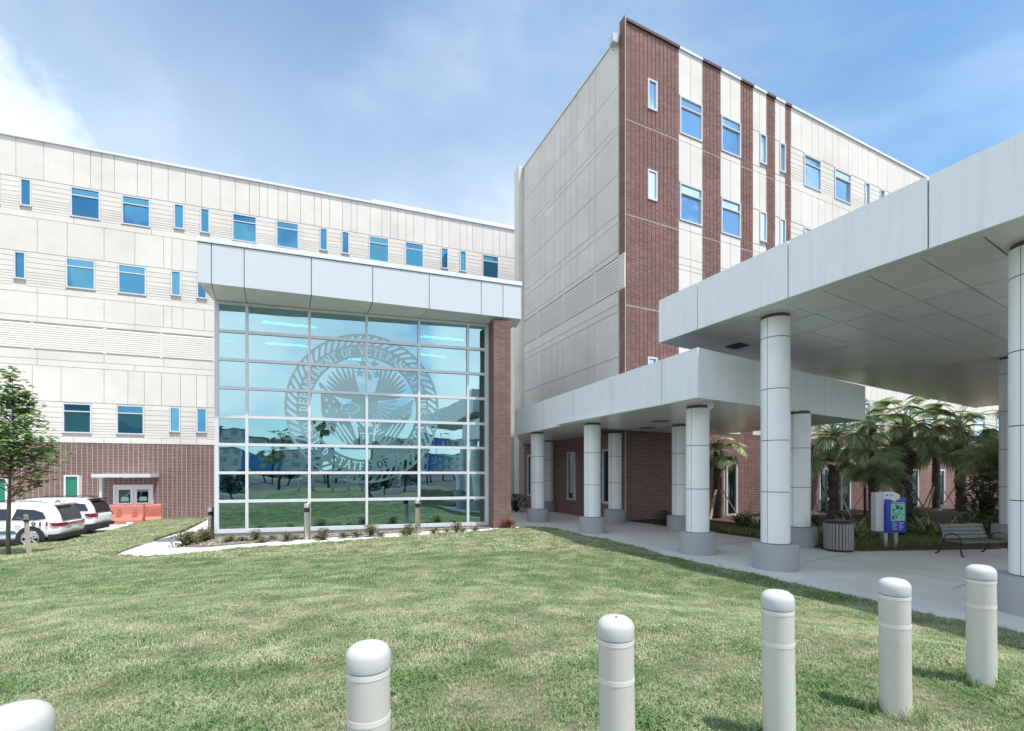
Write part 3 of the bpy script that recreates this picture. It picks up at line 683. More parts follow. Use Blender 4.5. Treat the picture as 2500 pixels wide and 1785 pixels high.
for a, b in cre:
    m0 = (a + b) / 2
    for zb, ztp in ((rowz[0] + 0.03, zT), (crz[1], rowz[0] - hB - 0.03), (rowz[1] + 0.03, crz[1]), (crz[3], rowz[1] - hB - 0.03), (crz[4], crz[3]), (crz[5], crz[4]), (rowz[2], crz[5]), (rowz[3], rowz[2]), (zB, rowz[3] - hB)):
        panels(Cr, tower, [a, m0, b], zb, ztp)
    wbox(Cr, 'roof_coping', 'coping', tower, a + 0.02, b - 0.02, zT, zT + 0.12, -0.3, 0.11)
# behind window rows in narrow cream strips: fill beside the slit windows
for zt in (rowz[0], rowz[1], rowz[3]):
    for a, b in cre:
        ws = [(S(x0), S(x1)) for x0, x1, _ in r1u]
        for g_ in gaps(a, b, ws):
            if g_[1] - g_[0] > 0.1: wbox(Cr, 'wall_panel', 'precast', tower, g_[0] + 0.01, g_[1] - 0.01, zt - hB, zt, 0, 0.05)
# plain cream part further right
sE = strips[4][1]
ju = [1929, 1954, 1980, 1996, 2012, 2030, 2046, 2069, 2093, 2103, 2118, 2140, 2165, 2205, 2217, 2231, 2262, 2290, 2318, 2350, 2385, 2420, 2460, 2500, 2560, 2620, 2700]
js = [S(u) for u in ju]; js[0] = sE
panels(Cr, tower, js, rowz[0] + 0.05, zT)
wbox(Cr, 'roof_coping', 'coping', tower, sE, W2, zT, zT + 0.13, -0.3, 0.12)
boards(Cr, tower, sE, S(2480), rowz[0] - hB, rowz[0] + 0.05, [(S(a), S(b)) for a, b, _ in r1u])
panels(Cr, tower, [js[0], js[5], js[10], js[15], js[20], js[-1]], rowz[0] - hB - 0.4, rowz[0] - hB)
panels(Cr, tower, js[:13] + [js[-1]], rowz[1] + 0.05, rowz[0] - hB - 0.4)
boards(Cr, tower, sE, S(2480), rowz[1] - hB, rowz[1] + 0.05, [(S(a), S(b)) for a, b, _ in r1u], fr=(0.2,) * 6)
panels(Cr, tower, [js[0], js[8], js[-1]], rowz[3] + 2.5, rowz[1] - hB)
farj = [sE, S(2060)] + [S(u) for u in (2114, 2124, 2139, 2161, 2175, 2186, 2205, 2226, 2235, 2251, 2273, 2295, 2318, 2340, 2350, 2360, 2382, 2400, 2420, 2440, 2480, 2540, 2700)]
panels(Cr, tower, farj, rowz[3] + 0.08, rowz[3] + 2.5)
boards(Cr, tower, sE, S(2480), zB + 0.3, rowz[3] + 0.08, [(S(a), S(b)) for a, b, _ in r1u], fr=(0.34, 0.34, 0.34, 0.34, 0.34, 0.3, 0.3))
# ground storey, right face
slr = [(S(1770), S(1798), -0.5, 2.2), (S(1997), S(2020), -0.75, 1.95), (S(2051), S(2074), -0.8, 1.95), (S(2214), S(2240), -0.85, 1.9), (S(2286), S(2304), -0.9, 1.9), (S(2388), S(2402), -0.4, 1.5)]
wbox(Cr, 'mortar_bed', 'mortar', tower, S(1541), W2, GB, zB, 0.0, 0.012)
bricks(Cr, tower, S(1528) + 0.02, S(2470), GB, zB, slr, m='brick_red')
for a, b, z0, z1 in slr: window(Cr, tower, a + 0.01, b - 0.01, z0, z1, 'glass_dark', transom=False, fw=0.10)
# antenna box at the roof corner
ant = thing('antenna_box', 'small grey antenna box bolted to the top corner of the brick tower', 'antenna', Cl.pt(Cl.s(1508), 0.2, Cl.z(1508, 115)))
wbox(Cl, 'housing', 'kiosk_grey', ant, Cl.s(1506), Cl.s(1506) + 0.32, Cl.z(1508, 118), Cl.z(1508, 98), 0.12, 0.42)
mb = MB(); mb.tube([Cl.pt(Cl.s(1504), 0.15, Cl.z(1508, 122)), Cl.pt(Cl.s(1504), 0.3, Cl.z(1508, 110)), Cl.pt(Cl.s(1505), 0.35, Cl.z(1508, 90))], 0.025, 6); mb.build('bracket', 'kiosk_grey', ant)
# ================================================================== GLASS LOBBY
k_ = 17.1 / 17.3
zg = [H + (z - H) * k_ for z in (7.65, 6.71, 5.70, 4.69, 3.66, 2.67, 1.66, 0.64, -0.37)]
glassmat('lobby_glass', (0.60, 0.90, 0.98), 0.50, (0.05, 0.22, 0.19), rough=0.0, normal=(math.sin(R(22.5)), -math.cos(R(22.5)), 0.0), wav=0.026, wscale=0.8, transp=True, ptilt=0.022)
lob = thing('glass_lobby', 'double-height glass entrance lobby with white mullions, metal roof fascia and an emblem on the glass', 'building', Gw.pt(Gw.s(800), 0, gz(-6, 18)))
gs = Gw.s
vu = [(525, 535), (600, 607), (752.5, 759), (892.5, 898.5), (1020, 1026), (1139.5, 1145), (1184, 1192)]
zt0, zb0 = zg[0] + 0.09, zg[8] - 0.12
vs_ = [(gs(a), gs(b)) for a, b in vu]
for a, b in vs_: wbox(Gw, 'mullion', 'frame_white', lob, a, b, zb0, zt0, -0.10, 0.07)
for i, (a, b) in enumerate(zip(vs_[:-1], vs_[1:])):
    for j in range(9):
        hh = 0.05 if 0 < j < 8 else 0.09
        if j == 0: z0, z1 = zg[0] - 0.0, zt0
        elif j == 8: z0, z1 = zb0, zg[8] + 0.02
        else: z0, z1 = zg[j] - hh, zg[j] + hh
        wbox(Gw, 'transom', 'frame_white', lob, a[1], b[0], z0, z1, -0.10, 0.066)
    for j in range(8):
        wbox(Gw, 'pane', 'lobby_glass', lob, a[1] - 0.01, b[0] + 0.01, zg[j + 1] + (0.05 if j < 7 else 0.02), zg[j] - (0.05 if j else 0.0), -0.012, 0.0)
sl0, sr0 = vs_[0][0], vs_[-1][1]
mb = MB(); Gw.box(mb, sl0, sr0 + 0.1, -1.0, zb0, -0.3, 0.03); mb.build('plinth', 'plinth', lob)
# left side wall: the same curtain wall running back
dl = -11.0
for k in range(5):
    d = -0.12 + (dl + 0.12) * k / 4
    mb = MB(); Gw.box(mb, sl0, sl0 + 0.14, zb0, zt0, d - 0.14, d); mb.build('mullion', 'frame_white', lob)
mb = MB(); Gw.box(mb, sl0 + 0.06, sl0 + 0.09, zb0, zt0, dl, -0.12); mb.build('side_glazing', 'glass_dark', lob)
mb = MB(); Gw.box(mb, sl0, sl0 + 0.3, -1.3, zb0, dl, -0.3); mb.build('side_plinth', 'plinth', lob)
# interior
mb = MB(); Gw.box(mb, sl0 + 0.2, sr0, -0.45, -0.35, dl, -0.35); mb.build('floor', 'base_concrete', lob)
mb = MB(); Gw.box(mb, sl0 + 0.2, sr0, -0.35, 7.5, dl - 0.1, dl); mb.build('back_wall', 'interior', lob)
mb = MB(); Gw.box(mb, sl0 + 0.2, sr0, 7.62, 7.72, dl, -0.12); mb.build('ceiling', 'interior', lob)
em = bpy.data.materials.new('lit_tube'); em.use_nodes = True; em.node_tree.nodes.clear()
_o = N(em.node_tree, 'ShaderNodeOutputMaterial'); _e = N(em.node_tree, 'ShaderNodeEmission', Strength=30.0, Color=(0.85, 1.0, 1.0, 1)); em.node_tree.links.new(_e.outputs[0], _o.inputs[0]); MATS['lit_tube'] = em
def up(u, v, z): y = F * (z - H) / (YH - v); return Vector(((u - CX) / F * y, y, z))
for (u0, v0), (u1, v1) in (((641, 786), (773, 799)), ((648, 838), (762, 846)), ((1027, 821), (1131, 831)), ((1025, 865), (1088, 872)), ((838, 875), (900, 880))):
    a, b = up(u0, v0, 7.45), up(u1, v1, 7.45); mb = MB(); mb.tube([a, b], 0.045, 6); mb.build('ceiling_light', 'lit_tube', lob)
# roof
FG = Wall(532, 15.81, -0.000248)
zf0, zf1, zf2 = H + (7.84 - H) * k_, H + (9.17 - H) * k_, H + (9.33 - H) * k_
fl, fr = FG.s(482), FG.s(1273)
mb = MB()
pL, pR = FG.pt(fl + 0.03, -0.05, 0), FG.pt(fr, -0.05, 0)
bkL = (pL[0] - Gw.n.x * 12.0, pL[1] - Gw.n.y * 12.0); bkR = (pR[0] - Gw.n.x * 8.0, pR[1] - Gw.n.y * 8.0)
mb.prism([(pL[0], pL[1]), (pR[0], pR[1]), bkR, bkL], zf0 + 0.05, zf1); mb.build('roof_slab', 'joint_dark', lob)
fj = [482, 516, 596, 760, 910, 1048, 1175, 1228, 1273]
gj = [510, 527, 602, 755, 895, 1024, 1143, 1204, 1262]
for a, b in zip(fj[:-1], fj[1:]): wbox(FG, 'fascia_panel', 'fascia_metal_sun', lob, FG.s(a) + 0.012, FG.s(b) - 0.012, zf0, zf1 - 0.03, -0.05, 0.0)
mb = MB(); FG.box(mb, fl - 0.02, fr + 0.02, zf1, zf2, -0.5, 0.03)
mb.build('roof_coping', 'coping', lob)
# side fascia (left return)
q0 = Vector((pL[0], pL[1], 0)); ww = Wall.__new__(Wall); ww.o = q0 - Gw.n * 0.0; ww.e = -Gw.n; ww.n = Vector((ww.e.y * -1, ww.e.x, 0)); 
for k in range(4):
    a, b = 0.0 + k * 3.0, 3.0 + k * 3.0; mb = MB(); ww.box(mb, a + 0.01, b - 0.01, zf0, zf1 - 0.03, 0.0, 0.04); mb.build('fascia_panel', 'fascia_metal_sun', lob)
mb = MB(); ww.box(mb, 0, 12, zf1, zf2, -0.4, 0.06); mb.build('roof_coping', 'coping', lob)
zi = zt0 + 0.01
for i in range(1, 8):
    a0 = FG.pt(FG.s(fj[i]) + 0.012, -0.01, zf0 + 0.005); a1 = FG.pt(FG.s(fj[i + 1]) - 0.012, -0.01, zf0 + 0.005)
    b0 = Gw.pt(Gw.s(gj[i]) + 0.012, -0.05, zi); b1 = Gw.pt(Gw.s(gj[i + 1]) - 0.012, -0.05, zi)
    up_ = lambda p: (p[0], p[1], p[2] + 0.03)
    mb = MB(); mb.hexa([a0, a1, b1, b0, up_(a0), up_(a1), up_(b1), up_(b0)]); mb.build('soffit_panel', 'soffit', lob)
# corner and left-side soffit
cL = Gw.pt(Gw.s(527), -0.05, zi)
a0 = FG.pt(fl + 0.02, -0.01, zf0 + 0.005); a1 = FG.pt(FG.s(516) - 0.012, -0.01, zf0 + 0.005)
for k in range(4):
    t0, t1 = k * 2.8, (k + 1) * 2.8 - 0.02
    o0 = Vector(a0) - Gw.n * (t0 + (0.0 if k == 0 else 0)); o1 = Vector(a0) - Gw.n * t1
    i0 = Vector(cL) - Gw.n * t0; i1 = Vector(cL) - Gw.n * t1
    if k == 0: i0 = Vector(cL)
    mb = MB(); c4 = [tuple(o0), tuple(i0), tuple(i1), tuple(o1)]
    mb.hexa(c4 + [(p[0], p[1], p[2] + 0.03) for p in c4]); mb.build('soffit_panel', 'soffit', lob)
mb = MB(); c4 = [a0, a1, tuple(cL), tuple(Vector(cL) - Gw.n * 0.01)]; mb.hexa(c4 + [(p[0], p[1], p[2] + 0.03) for p in c4]); mb.build('soffit_panel', 'soffit', lob)
# brick pillar at the right end
def s_at(w, u, d):
    s0, s1 = w.s(u) - 3, w.s(u) + 3
    f = lambda s: CX + F * w.pt(s, d, 0)[0] / w.pt(s, d, 0)[1] - u
    for _ in range(50):
        m = (s0 + s1) / 2
        if f(m) > 0: s1 = m
        else: s0 = m
    return m
pd = 0.80; pa = gs(1192) + 0.02; pb = s_at(Gw, 1247.5, pd)
pz0, pz1 = -0.56, Gw.z(1220, 797)
wbox(Gw, 'pillar_core', 'mortar', lob, pa + 0.012, pb - 0.012, pz0 - 0.2, pz1, -0.4, pd - 0.012)
Pw = Wall.__new__(Wall); Pw.o = Vector(Gw.pt(pa, pd - 0.012, 0)); Pw.e = Gw.e; Pw.n = Gw.n
bricks(Pw, lob, 0.0, pb - pa, pz0, pz1, (), bw=0.25, bh=0.082, jw=0.024, m='brick_mauve', parts=300)
Ps = Wall.__new__(Wall); Ps.e = -Gw.n; Ps.n = Vector((-Gw.e.x, -Gw.e.y, 0)); Ps.o = Vector(Gw.pt(pa + 0.012, pd, 0))
# side bricks: run along -n
mb = MB(); kk = int((pz1 - pz0) / 0.082)
for j in range(kk):
    z0 = pz0 + j * (pz1 - pz0) / kk
    for i in range(4):
        a = 0.02 + i * 0.2; c = []
        for zz in (z0 + 0.01, z0 + 0.072):
            for a_, d_ in ((a, 0.03), (a + 0.18, 0.03), (a + 0.18, 0.0), (a, 0.0)):
                p = Ps.o + Ps.e * a_ + Ps.n * d_; c.append((p.x, p.y, zz))
        mb.hexa(c)
o = mb.build('brickwork', 'brick_mauve', lob, rndattr=True); o['kind'] = 'stuff'

# ------------------------------------------------------------------ the emblem: a film cut out and stuck on the glass
def seal_mask(n=620):
    ys, xs = np.mgrid[0:n, 0:n]; X = (xs + 0.5) / n * 2 - 1; Y = 1 - (ys + 0.5) / n * 2
    Rr = np.hypot(X, Y); Th = np.arctan2(Y, X)
    M = np.zeros((n, n), bool)
    def seg(ax, ay, bx, by, th, XX=None, YY=None):
        XX = X if XX is None else XX; YY = Y if YY is None else YY
        dx, dy = bx - ax, by - ay; L = dx * dx + dy * dy + 1e-12
        t = np.clip(((XX - ax) * dx + (YY - ay) * dy) / L, 0, 1)
        return np.hypot(XX - ax - t * dx, YY - ay - t * dy) < th
    def pol(pts):
        c = np.zeros((n, n), bool); m = len(pts)
        for i in range(m):
            x1, y1 = pts[i]; x2, y2 = pts[i - 1]
            if y1 == y2: continue
            c ^= ((y1 > Y) != (y2 > Y)) & (X < (x2 - x1) * (Y - y1) / (y2 - y1) + x1)
        return c
    def leaf(ax, ay, bx, by, wd, bend=0.0):
        dx, dy = bx - ax, by - ay; L = math.hypot(dx, dy); ux, uy = dx / L, dy / L
        t = ((X - ax) * ux + (Y - ay) * uy) / L; s = (-(X - ax) * uy + (Y - ay) * ux) - bend * 4 * t * (1 - t)
        return (t > 0) & (t < 1) & (np.abs(s) < wd * np.sqrt(np.clip(t, 0, 1)) * np.sqrt(np.clip(1 - t, 0, 1)) * 2)
    def star(cx, cy, r, rot=0.0):
        pts = []
        for i in range(10):
            a = math.pi / 2 + rot + i * math.pi / 5; q = r if i % 2 == 0 else r * 0.40; pts.append((cx + q * math.cos(a), cy + q * math.sin(a)))
        return pol(pts)
    M |= (Rr < 1.0) & (Rr > 0.685)
    # rope cut-outs
    K = 60
    ph = (Th * K / (2 * np.pi) + (Rr - 0.915) * 9.0); fr_ = np.abs(ph - np.round(ph))
    M &= ~((fr_ < 0.30) & (np.abs(Rr - 0.915) < 0.052 * np.sqrt(np.clip(1 - (fr_ / 0.32) ** 2, 0, 1)) + 0.012) & (np.abs(Rr - 0.915) < 0.06))
    # letters, drawn with strokes, bowls and serifs
    G = {'D': ([(0.18, 0, 0.18, 1)], [(0.18, 0.5, 0.52, 0.5, -90, 90)]), 'E': ([(0.15, 0, 0.15, 1), (0.15, 1, 0.75, 1), (0.15, 0.5, 0.6, 0.5), (0.15, 0, 0.8, 0), (0.75, 1, 0.75, 0.82), (0.8, 0, 0.8, 0.2)], []),
         'P': ([(0.18, 0, 0.18, 1), (0.18, 1, 0.45, 1), (0.18, 0.48, 0.45, 0.48)], [(0.45, 0.74, 0.28, 0.26, -90, 90)]), 'A': ([(0.05, 0, 0.45, 1), (0.45, 1, 0.85, 0), (0.22, 0.35, 0.68, 0.35)], []),
         'R': ([(0.18, 0, 0.18, 1), (0.18, 1, 0.45, 1), (0.18, 0.5, 0.45, 0.5), (0.42, 0.5, 0.82, 0)], [(0.45, 0.75, 0.28, 0.25, -90, 90)]), 'T': ([(0.45, 0, 0.45, 1), (0.05, 1, 0.85, 1), (0.05, 1, 0.05, 0.82), (0.85, 1, 0.85, 0.82)], []),
         'M': ([(0.1, 0, 0.1, 1), (0.1, 1, 0.5, 0.1), (0.5, 0.1, 0.9, 1), (0.9, 1, 0.9, 0)], []), 'N': ([(0.12, 0, 0.12, 1), (0.12, 1, 0.8, 0), (0.8, 0, 0.8, 1)], []),
         'O': ([], [(0.47, 0.5, 0.40, 0.5, 0, 360)]), 'F': ([(0.15, 0, 0.15, 1), (0.15, 1, 0.78, 1), (0.15, 0.5, 0.6, 0.5), (0.78, 1, 0.78, 0.82)], []), 'V': ([(0.05, 1, 0.45, 0), (0.45, 0, 0.85, 1)], []),
         'S': ([], [(0.45, 0.75, 0.28, 0.25, 30, 270), (0.45, 0.25, 0.30, 0.25, -150, 90)]), 'I': ([(0.3, 0, 0.3, 1)], []), 'U': ([(0.14, 1, 0.14, 0.35), (0.8, 1, 0.8, 0.35)], [(0.47, 0.35, 0.33, 0.35, 180, 360)]),
         'C': ([(0.8, 0.82, 0.8, 0.7), ], [(0.5, 0.5, 0.40, 0.5, 40, 320)]), ' ': ([], [])}
    adv = {'I': 0.5, ' ': 0.55, 'M': 1.12}
    def text(tx, r0, hgt, mid_deg, step, top=True):
        nonlocal M
        tot = sum(adv.get(c, 0.95) for c in tx) * step; a = mid_deg + (tot / 2 if top else -tot / 2)
        for c in tx:
            w_ = adv.get(c, 0.95) * step; ac = R(a - w_ / 2 if top else a + w_ / 2)
            a = a - w_ if top else a + w_
            if c == ' ': continue
            er = np.array([math.cos(ac), math.sin(ac)]); et = np.array([er[1], -er[0]])
            if not top: er, et = -er, -et
            cx, cy = (math.cos(ac) * r0, math.sin(ac) * r0)
            wd = hgt * 0.80 * (0.5 if c == 'I' else 1.0) / (0.6 if c == 'I' else 0.92)
            lx = ((X - cx) * et[0] + (Y - cy) * et[1]) / (hgt * 0.80) + 0.46 * (0.65 if c == 'I' else 1); ly = ((X - cx) * er[0] + (Y - cy) * er[1]) / hgt + 0.5
            near = (np.abs(lx - 0.5) < 0.9) & (np.abs(ly - 0.5) < 0.8)
            th = 0.105; mk = np.zeros((n, n), bool)
            st, ar = G[c]
            for (ax, ay, bx, by) in st:
                tt = th if abs(ax - bx) < 0.35 and abs(ay - by) > 0.3 else 0.062
                if c in 'MNV A' and ax != bx and (ax, ay) in ((0.1, 1), (0.12, 1), (0.05, 1), (0.45, 1)): tt = th
                mk |= seg(ax, ay, bx, by, tt, lx, ly)
                if ax == bx and abs(ay - by) > 0.6 or (c in 'AV'):
                    for (sx, sy) in ((ax, ay), (bx, by)):
                        if sy in (0, 1) and not (c == 'A' and sy == 1) and not (c == 'V' and sy == 0): mk |= seg(sx - 0.17, sy, sx + 0.17, sy, 0.045, lx, ly)
            for (ex, ey, ra, rb, t0, t1) in ar:
                pa_ = [(ex + ra * math.cos(R(t)), ey + rb * math.sin(R(t))) for t in np.linspace(t0, t1, 15)]
                for p, q in zip(pa_[:-1], pa_[1:]):
                    vert = abs(q[1] - p[1]) > abs(q[0] - p[0]); mk |= seg(p[0], p[1], q[0], q[1], 0.10 if vert else 0.06, lx, ly)
            M &= ~(mk & near)
    text('DEPARTMENT OF VETERANS AFFAIRS', 0.772, 0.098, 90, 7.05, True)
    text('UNITED STATES OF AMERICA', 0.772, 0.098, 270, 7.15, False)
    # stars
    for x, y in ((-0.03, 0.615), (0.125, 0.60), (-0.065, 0.475), (0.165, 0.47), (0.05, 0.43)): M |= star(x, y, 0.072)
    ins = Rr < 0.66
    # flags with poles
    fl1 = pol([(-0.56, 0.22), (-0.46, 0.20), (-0.22, -0.08), (-0.10, -0.42), (-0.20, -0.50), (-0.34, -0.42), (-0.47, -0.28), (-0.55, -0.08)])
    fl2 = pol([(0.64, 0.12), (0.42, 0.02), (0.22, -0.14), (0.12, -0.40), (0.24, -0.50), (0.40, -0.42), (0.52, -0.26), (0.62, -0.05)])
    E_ = fl1 | fl2
    for k in range(4):
        E_ &= ~seg(-0.50 + k * 0.075, -0.14 - k * 0.03, -0.30 + k * 0.06, -0.46, 0.012)
        E_ &= ~seg(0.60 - k * 0.075, -0.12 - k * 0.03, 0.40 - k * 0.06, -0.44, 0.011)
    for x, y in ((-0.49, 0.10), (-0.45, 0.02), (-0.40, 0.08), (-0.48, -0.05), (-0.36, -0.05), (0.56, 0.08), (0.50, 0.02), (0.58, -0.02), (0.44, -0.03), (0.52, -0.08), (0.38, -0.10), (0.46, -0.13)): E_ &= ~star(x, y, 0.026)
    E_ |= seg(-0.58, 0.32, -0.02, -0.26, 0.016) | pol([(-0.60, 0.34), (-0.52, 0.28), (-0.56, 0.23)])
    E_ |= seg(0.66, 0.14, 0.14, -0.20, 0.014)
    # eagle: wings of feathers, body, tail, head
    for i in range(9):
        t = i / 8; a = R(168 - 62 * t); r1 = 0.34 + 0.12 * math.sin(t * 3.0); ox, oy = -0.16 + 0.10 * t, 0.14 + 0.03 * t
        E_ |= leaf(ox, oy, ox + r1 * math.cos(a) * 0.95, oy + r1 * math.sin(a) * 1.05, 0.021, 0.02)
    for i in range(9):
        t = i / 8; a = R(12 + 62 * t); r1 = 0.36 + 0.12 * math.sin(t * 3.0); ox, oy = 0.20 - 0.08 * t, 0.14 + 0.03 * t
        E_ |= leaf(ox, oy, ox + r1 * math.cos(a) * 0.95, oy + r1 * math.sin(a) * 1.05, 0.021, -0.02)
    for i in range(7):
        t = i / 6; E_ |= leaf(-0.06 - 0.14 * t, 0.10 + 0.02 * t, -0.08 - 0.20 * t, 0.23 - 0.02 * t, 0.015); E_ |= leaf(0.10 + 0.14 * t, 0.10 + 0.02 * t, 0.12 + 0.20 * t, 0.23 - 0.02 * t, 0.015)
    body = ((X + 0.0) / 0.20) ** 2 + ((Y - 0.0) / 0.19) ** 2 < 1
    E_ |= body
    for i in range(8):
        a = R(-75 + i * 13); E_ |= leaf(0.02, 0.02, 0.06 + 0.40 * math.cos(a), 0.03 + 0.34 * math.sin(a), 0.021)
    for i in range(7):
        a = R(-70 + i * 15); E_ &= ~seg(0.08 + 0.1 * math.cos(a), 0.02 + 0.1 * math.sin(a), 0.04 + 0.30 * math.cos(a), 0.0 + 0.27 * math.sin(a), 0.006)
    head = ((X + 0.19) / 0.105) ** 2 + ((Y + 0.0) / 0.062) ** 2 < 1
    ring = ((X + 0.19) / 0.118) ** 2 + ((Y + 0.0) / 0.075) ** 2 < 1
    E_ = (E_ & ~ring) | (head & ~pol([(-0.26, 0.0), (-0.30, -0.05), (-0.20, -0.02)]))
    E_ |= pol([(-0.28, 0.0), (-0.31, -0.06), (-0.27, -0.12), (-0.25, -0.05), (-0.20, -0.05)])
    for k in range(5): E_ &= ~seg(-0.02 + 0.05 * k, -0.26 - 0.02 * k, 0.05 + 0.05 * k, -0.22 - 0.02 * k, 0.008)
    # shield and ribbon below
    E_ |= pol([(-0.08, -0.24), (0.12, -0.24), (0.10, -0.46), (0.02, -0.56), (-0.06, -0.46)])
    E_ &= ~(seg(-0.02, -0.36, -0.01, -0.50, 0.008) | seg(0.05, -0.36, 0.04, -0.50, 0.008) | seg(-0.07, -0.33, 0.11, -0.33, 0.008))
    E_ |= seg(-0.30, -0.52, 0.34, -0.52, 0.030) & ~seg(-0.26, -0.52, 0.30, -0.52, 0.010)
    M |= E_ & ins
    return M & (Rr < 1.0)
Ms = seal_mask()
n = Ms.shape[0]
s_l, s_r = gs(694.5), gs(1071); scx = (s_l + s_r) / 2; srx = (s_r - s_l) / 2
yc = Gw.P(882).y; szt = Gw.z(882, 815); szb = Gw.z(882, 1180); scz = (szt + szb) / 2; srz = (szt - szb) / 2
vid = {}; V_ = []; F_ = []
def vv(i, j):
    if (i, j) not in vid:
        vid[(i, j)] = len(V_); V_.append(Gw.pt(scx + srx * (i / n * 2 - 1), 0.006, scz + srz * (1 - j / n * 2)))
    return vid[(i, j)]
open_ = {}
for j in range(n + 1):
    runs = set()
    if j < n:
        d = np.diff(np.concatenate(([0], Ms[j].astype(np.int8), [0]))); st = np.where(d == 1)[0]; en = np.where(d == -1)[0]; runs = set(zip(st.tolist(), en.tolist()))
    for r in list(open_):
        if r not in runs:
            j0 = open_.pop(r); F_.append((vv(r[0], j), vv(r[1], j), vv(r[1], j0), vv(r[0], j0)))
    for r in runs:
        if r not in open_: open_[r] = j
mb = MB(); mb.add(V_, F_)
fm = bpy.data.materials.new('etched_film'); fm.use_nodes = True; t = fm.node_tree; t.nodes.clear()
_o = N(t, 'ShaderNodeOutputMaterial'); _m = N(t, 'ShaderNodeMixShader', Fac=0.22); _d = N(t, 'ShaderNodeBsdfDiffuse', Color=(0.075, 0.155, 0.165, 1)); _g = N(t, 'ShaderNodeBsdfGlossy', Roughness=0.12, Color=(0.65, 0.85, 0.9, 1))
t.links.new(_d.outputs[0], _m.inputs[1]); t.links.new(_g.outputs[0], _m.inputs[2]); t.links.new(_m.outputs[0], _o.inputs[0]); MATS['etched_film'] = fm
se = mb.build('window_emblem', 'etched_film', lob); se['label'] = 'round etched film emblem with eagle, flags, five stars and rope border'

# ================================================================== CANOPIES
kW = 11.5 / 12
Ww = Wall(1703, 11.5, 0.001124); Wf = Wall(1703, 11.5, -0.000758)
wz0, wz1 = H + (3.52 - H) * kW, H + (4.70 - H) * kW + 0.045
walkc = thing('walkway_canopy', 'lower white metal canopy over the covered walk between the lobby and the tower', 'canopy', (Ww.P(1703).x, Ww.P(1703).y, gz(4, 11)))
A0 = Vector(Ww.pt(Ww.s(1256), 0, 0)); A1 = Vector(Ww.pt(Ww.s(1703), 0, 0)); A2 = Vector(Wf.pt(Wf.s(2113), 0, 0))
dd = Vector((-0.39, 0.92, 0)).normalized()
A3 = A2 + dd * 7.3
ins_ = 0.05
mb = MB(); c_ = (A1 + A2) / 2 + dd * 3
def shr(p): return (p + (c_ - p).normalized() * 0.09)
A3b = Vector((4.95, 21.35, 0)); A4 = Vector((0.75, 31.0, 0))
poly = [shr(A1), shr(A2), shr(A3), A3b + Vector((0.1, 0, 0)), A3b, A4, A0 + Vector((0.3, 1.5, 0)), shr(A0)]
mb.prism([(p.x, p.y) for p in poly], wz0 + 0.03, wz1 - 0.06); mb.build('slab', 'joint_dark', walkc)
ju = [1256, 1328, 1400, 1493, 1615, 1703]
for a, b in zip(ju[:-1], ju[1:]): wbox(Ww, 'fascia_panel', 'fascia_metal_shade', walkc, Ww.s(a) + 0.012, Ww.s(b) - (0.012 if b < 1703 else 0), wz0 - 0.005, wz1, -0.05, 0.0)
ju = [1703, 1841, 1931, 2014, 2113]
for a, b in zip(ju[:-1], ju[1:]): wbox(Wf, 'fascia_panel', 'fascia_metal_shade', walkc, Wf.s(a) + (0.012 if a > 1703 else 0.06), Wf.s(b) - 0.012, wz0 - 0.005, wz1, -0.05, 0.0)
Wr = Wall.__new__(Wall); Wr.o = A2; Wr.e = dd; Wr.n = Vector((dd.y, -dd.x, 0))
for k in range(3):
    mb = MB(); Wr.box(mb, 0.02 + k * 2.4, 2.4 + k * 2.4, wz0 - 0.005, wz1, -0.05, 0.0); mb.build('fascia_panel', 'fascia_metal_shade', walkc)
# soffit panels
def quad_panel(name, m, parent, P, z, th=0.03, g=0.008):
    c = sum(P, Vector((0, 0, 0))) / 4; Q = [p + (c - p).normalized() * g * 1.4 for p in P]
    mb = MB(); mb.hexa([(p.x, p.y, z) for p in Q] + [(p.x, p.y, z + th) for p in Q]); return mb.build(name, m, parent)
nx, ny = 5, 9
Lq = [shr(A1), shr(A2)]
e1 = (shr(A2) - shr(A1)) / nx
for i in range(nx):
    for j in range(3):
        p = shr(A1) + e1 * i + dd * (2.4 * j) ; P4 = [p, p + e1, p + e1 + dd * 2.4, p + dd * 2.4]
        quad_panel('soffit_panel', 'soffit', walkc, P4, wz0, g=0.012)
B0 = shr(A1) + dd * 7.2; eW = (shr(A0) - shr(A1)).normalized(); LL = (shr(A0) - shr(A1)).length
# run along the tower
for j in range(4):
    for i in range(2):
        P4 = []
        for (ii, jj) in ((i, j), (i + 1, j), (i + 1, j + 1), (i, j + 1)):
            f = jj / 4; lft = (shr(A1) + eW * (7.3 + (LL - 7.3) * f)); rgt = A3b + (A4 - A3b) * max(0, (f - 0.12) / 0.88) + Vector((-0.1, 0, 0)) if jj > 0 else B0 + e1 * 1.0
            P4.append(lft.lerp(rgt, ii / 2))
        quad_panel('soffit_panel', 'soffit', walkc, P4, wz0)
for u, v in ((1612, 1029), (1580, 1045)):
    p = up(u, v, wz0 - 0.01)
    mb = MB(); mb.box(p.x - 0.28, p.x + 0.28, p.y - 0.28, p.y + 0.28, wz0 - 0.012, wz0 + 0.01); mb.build('vent', 'joint_dark', walkc)

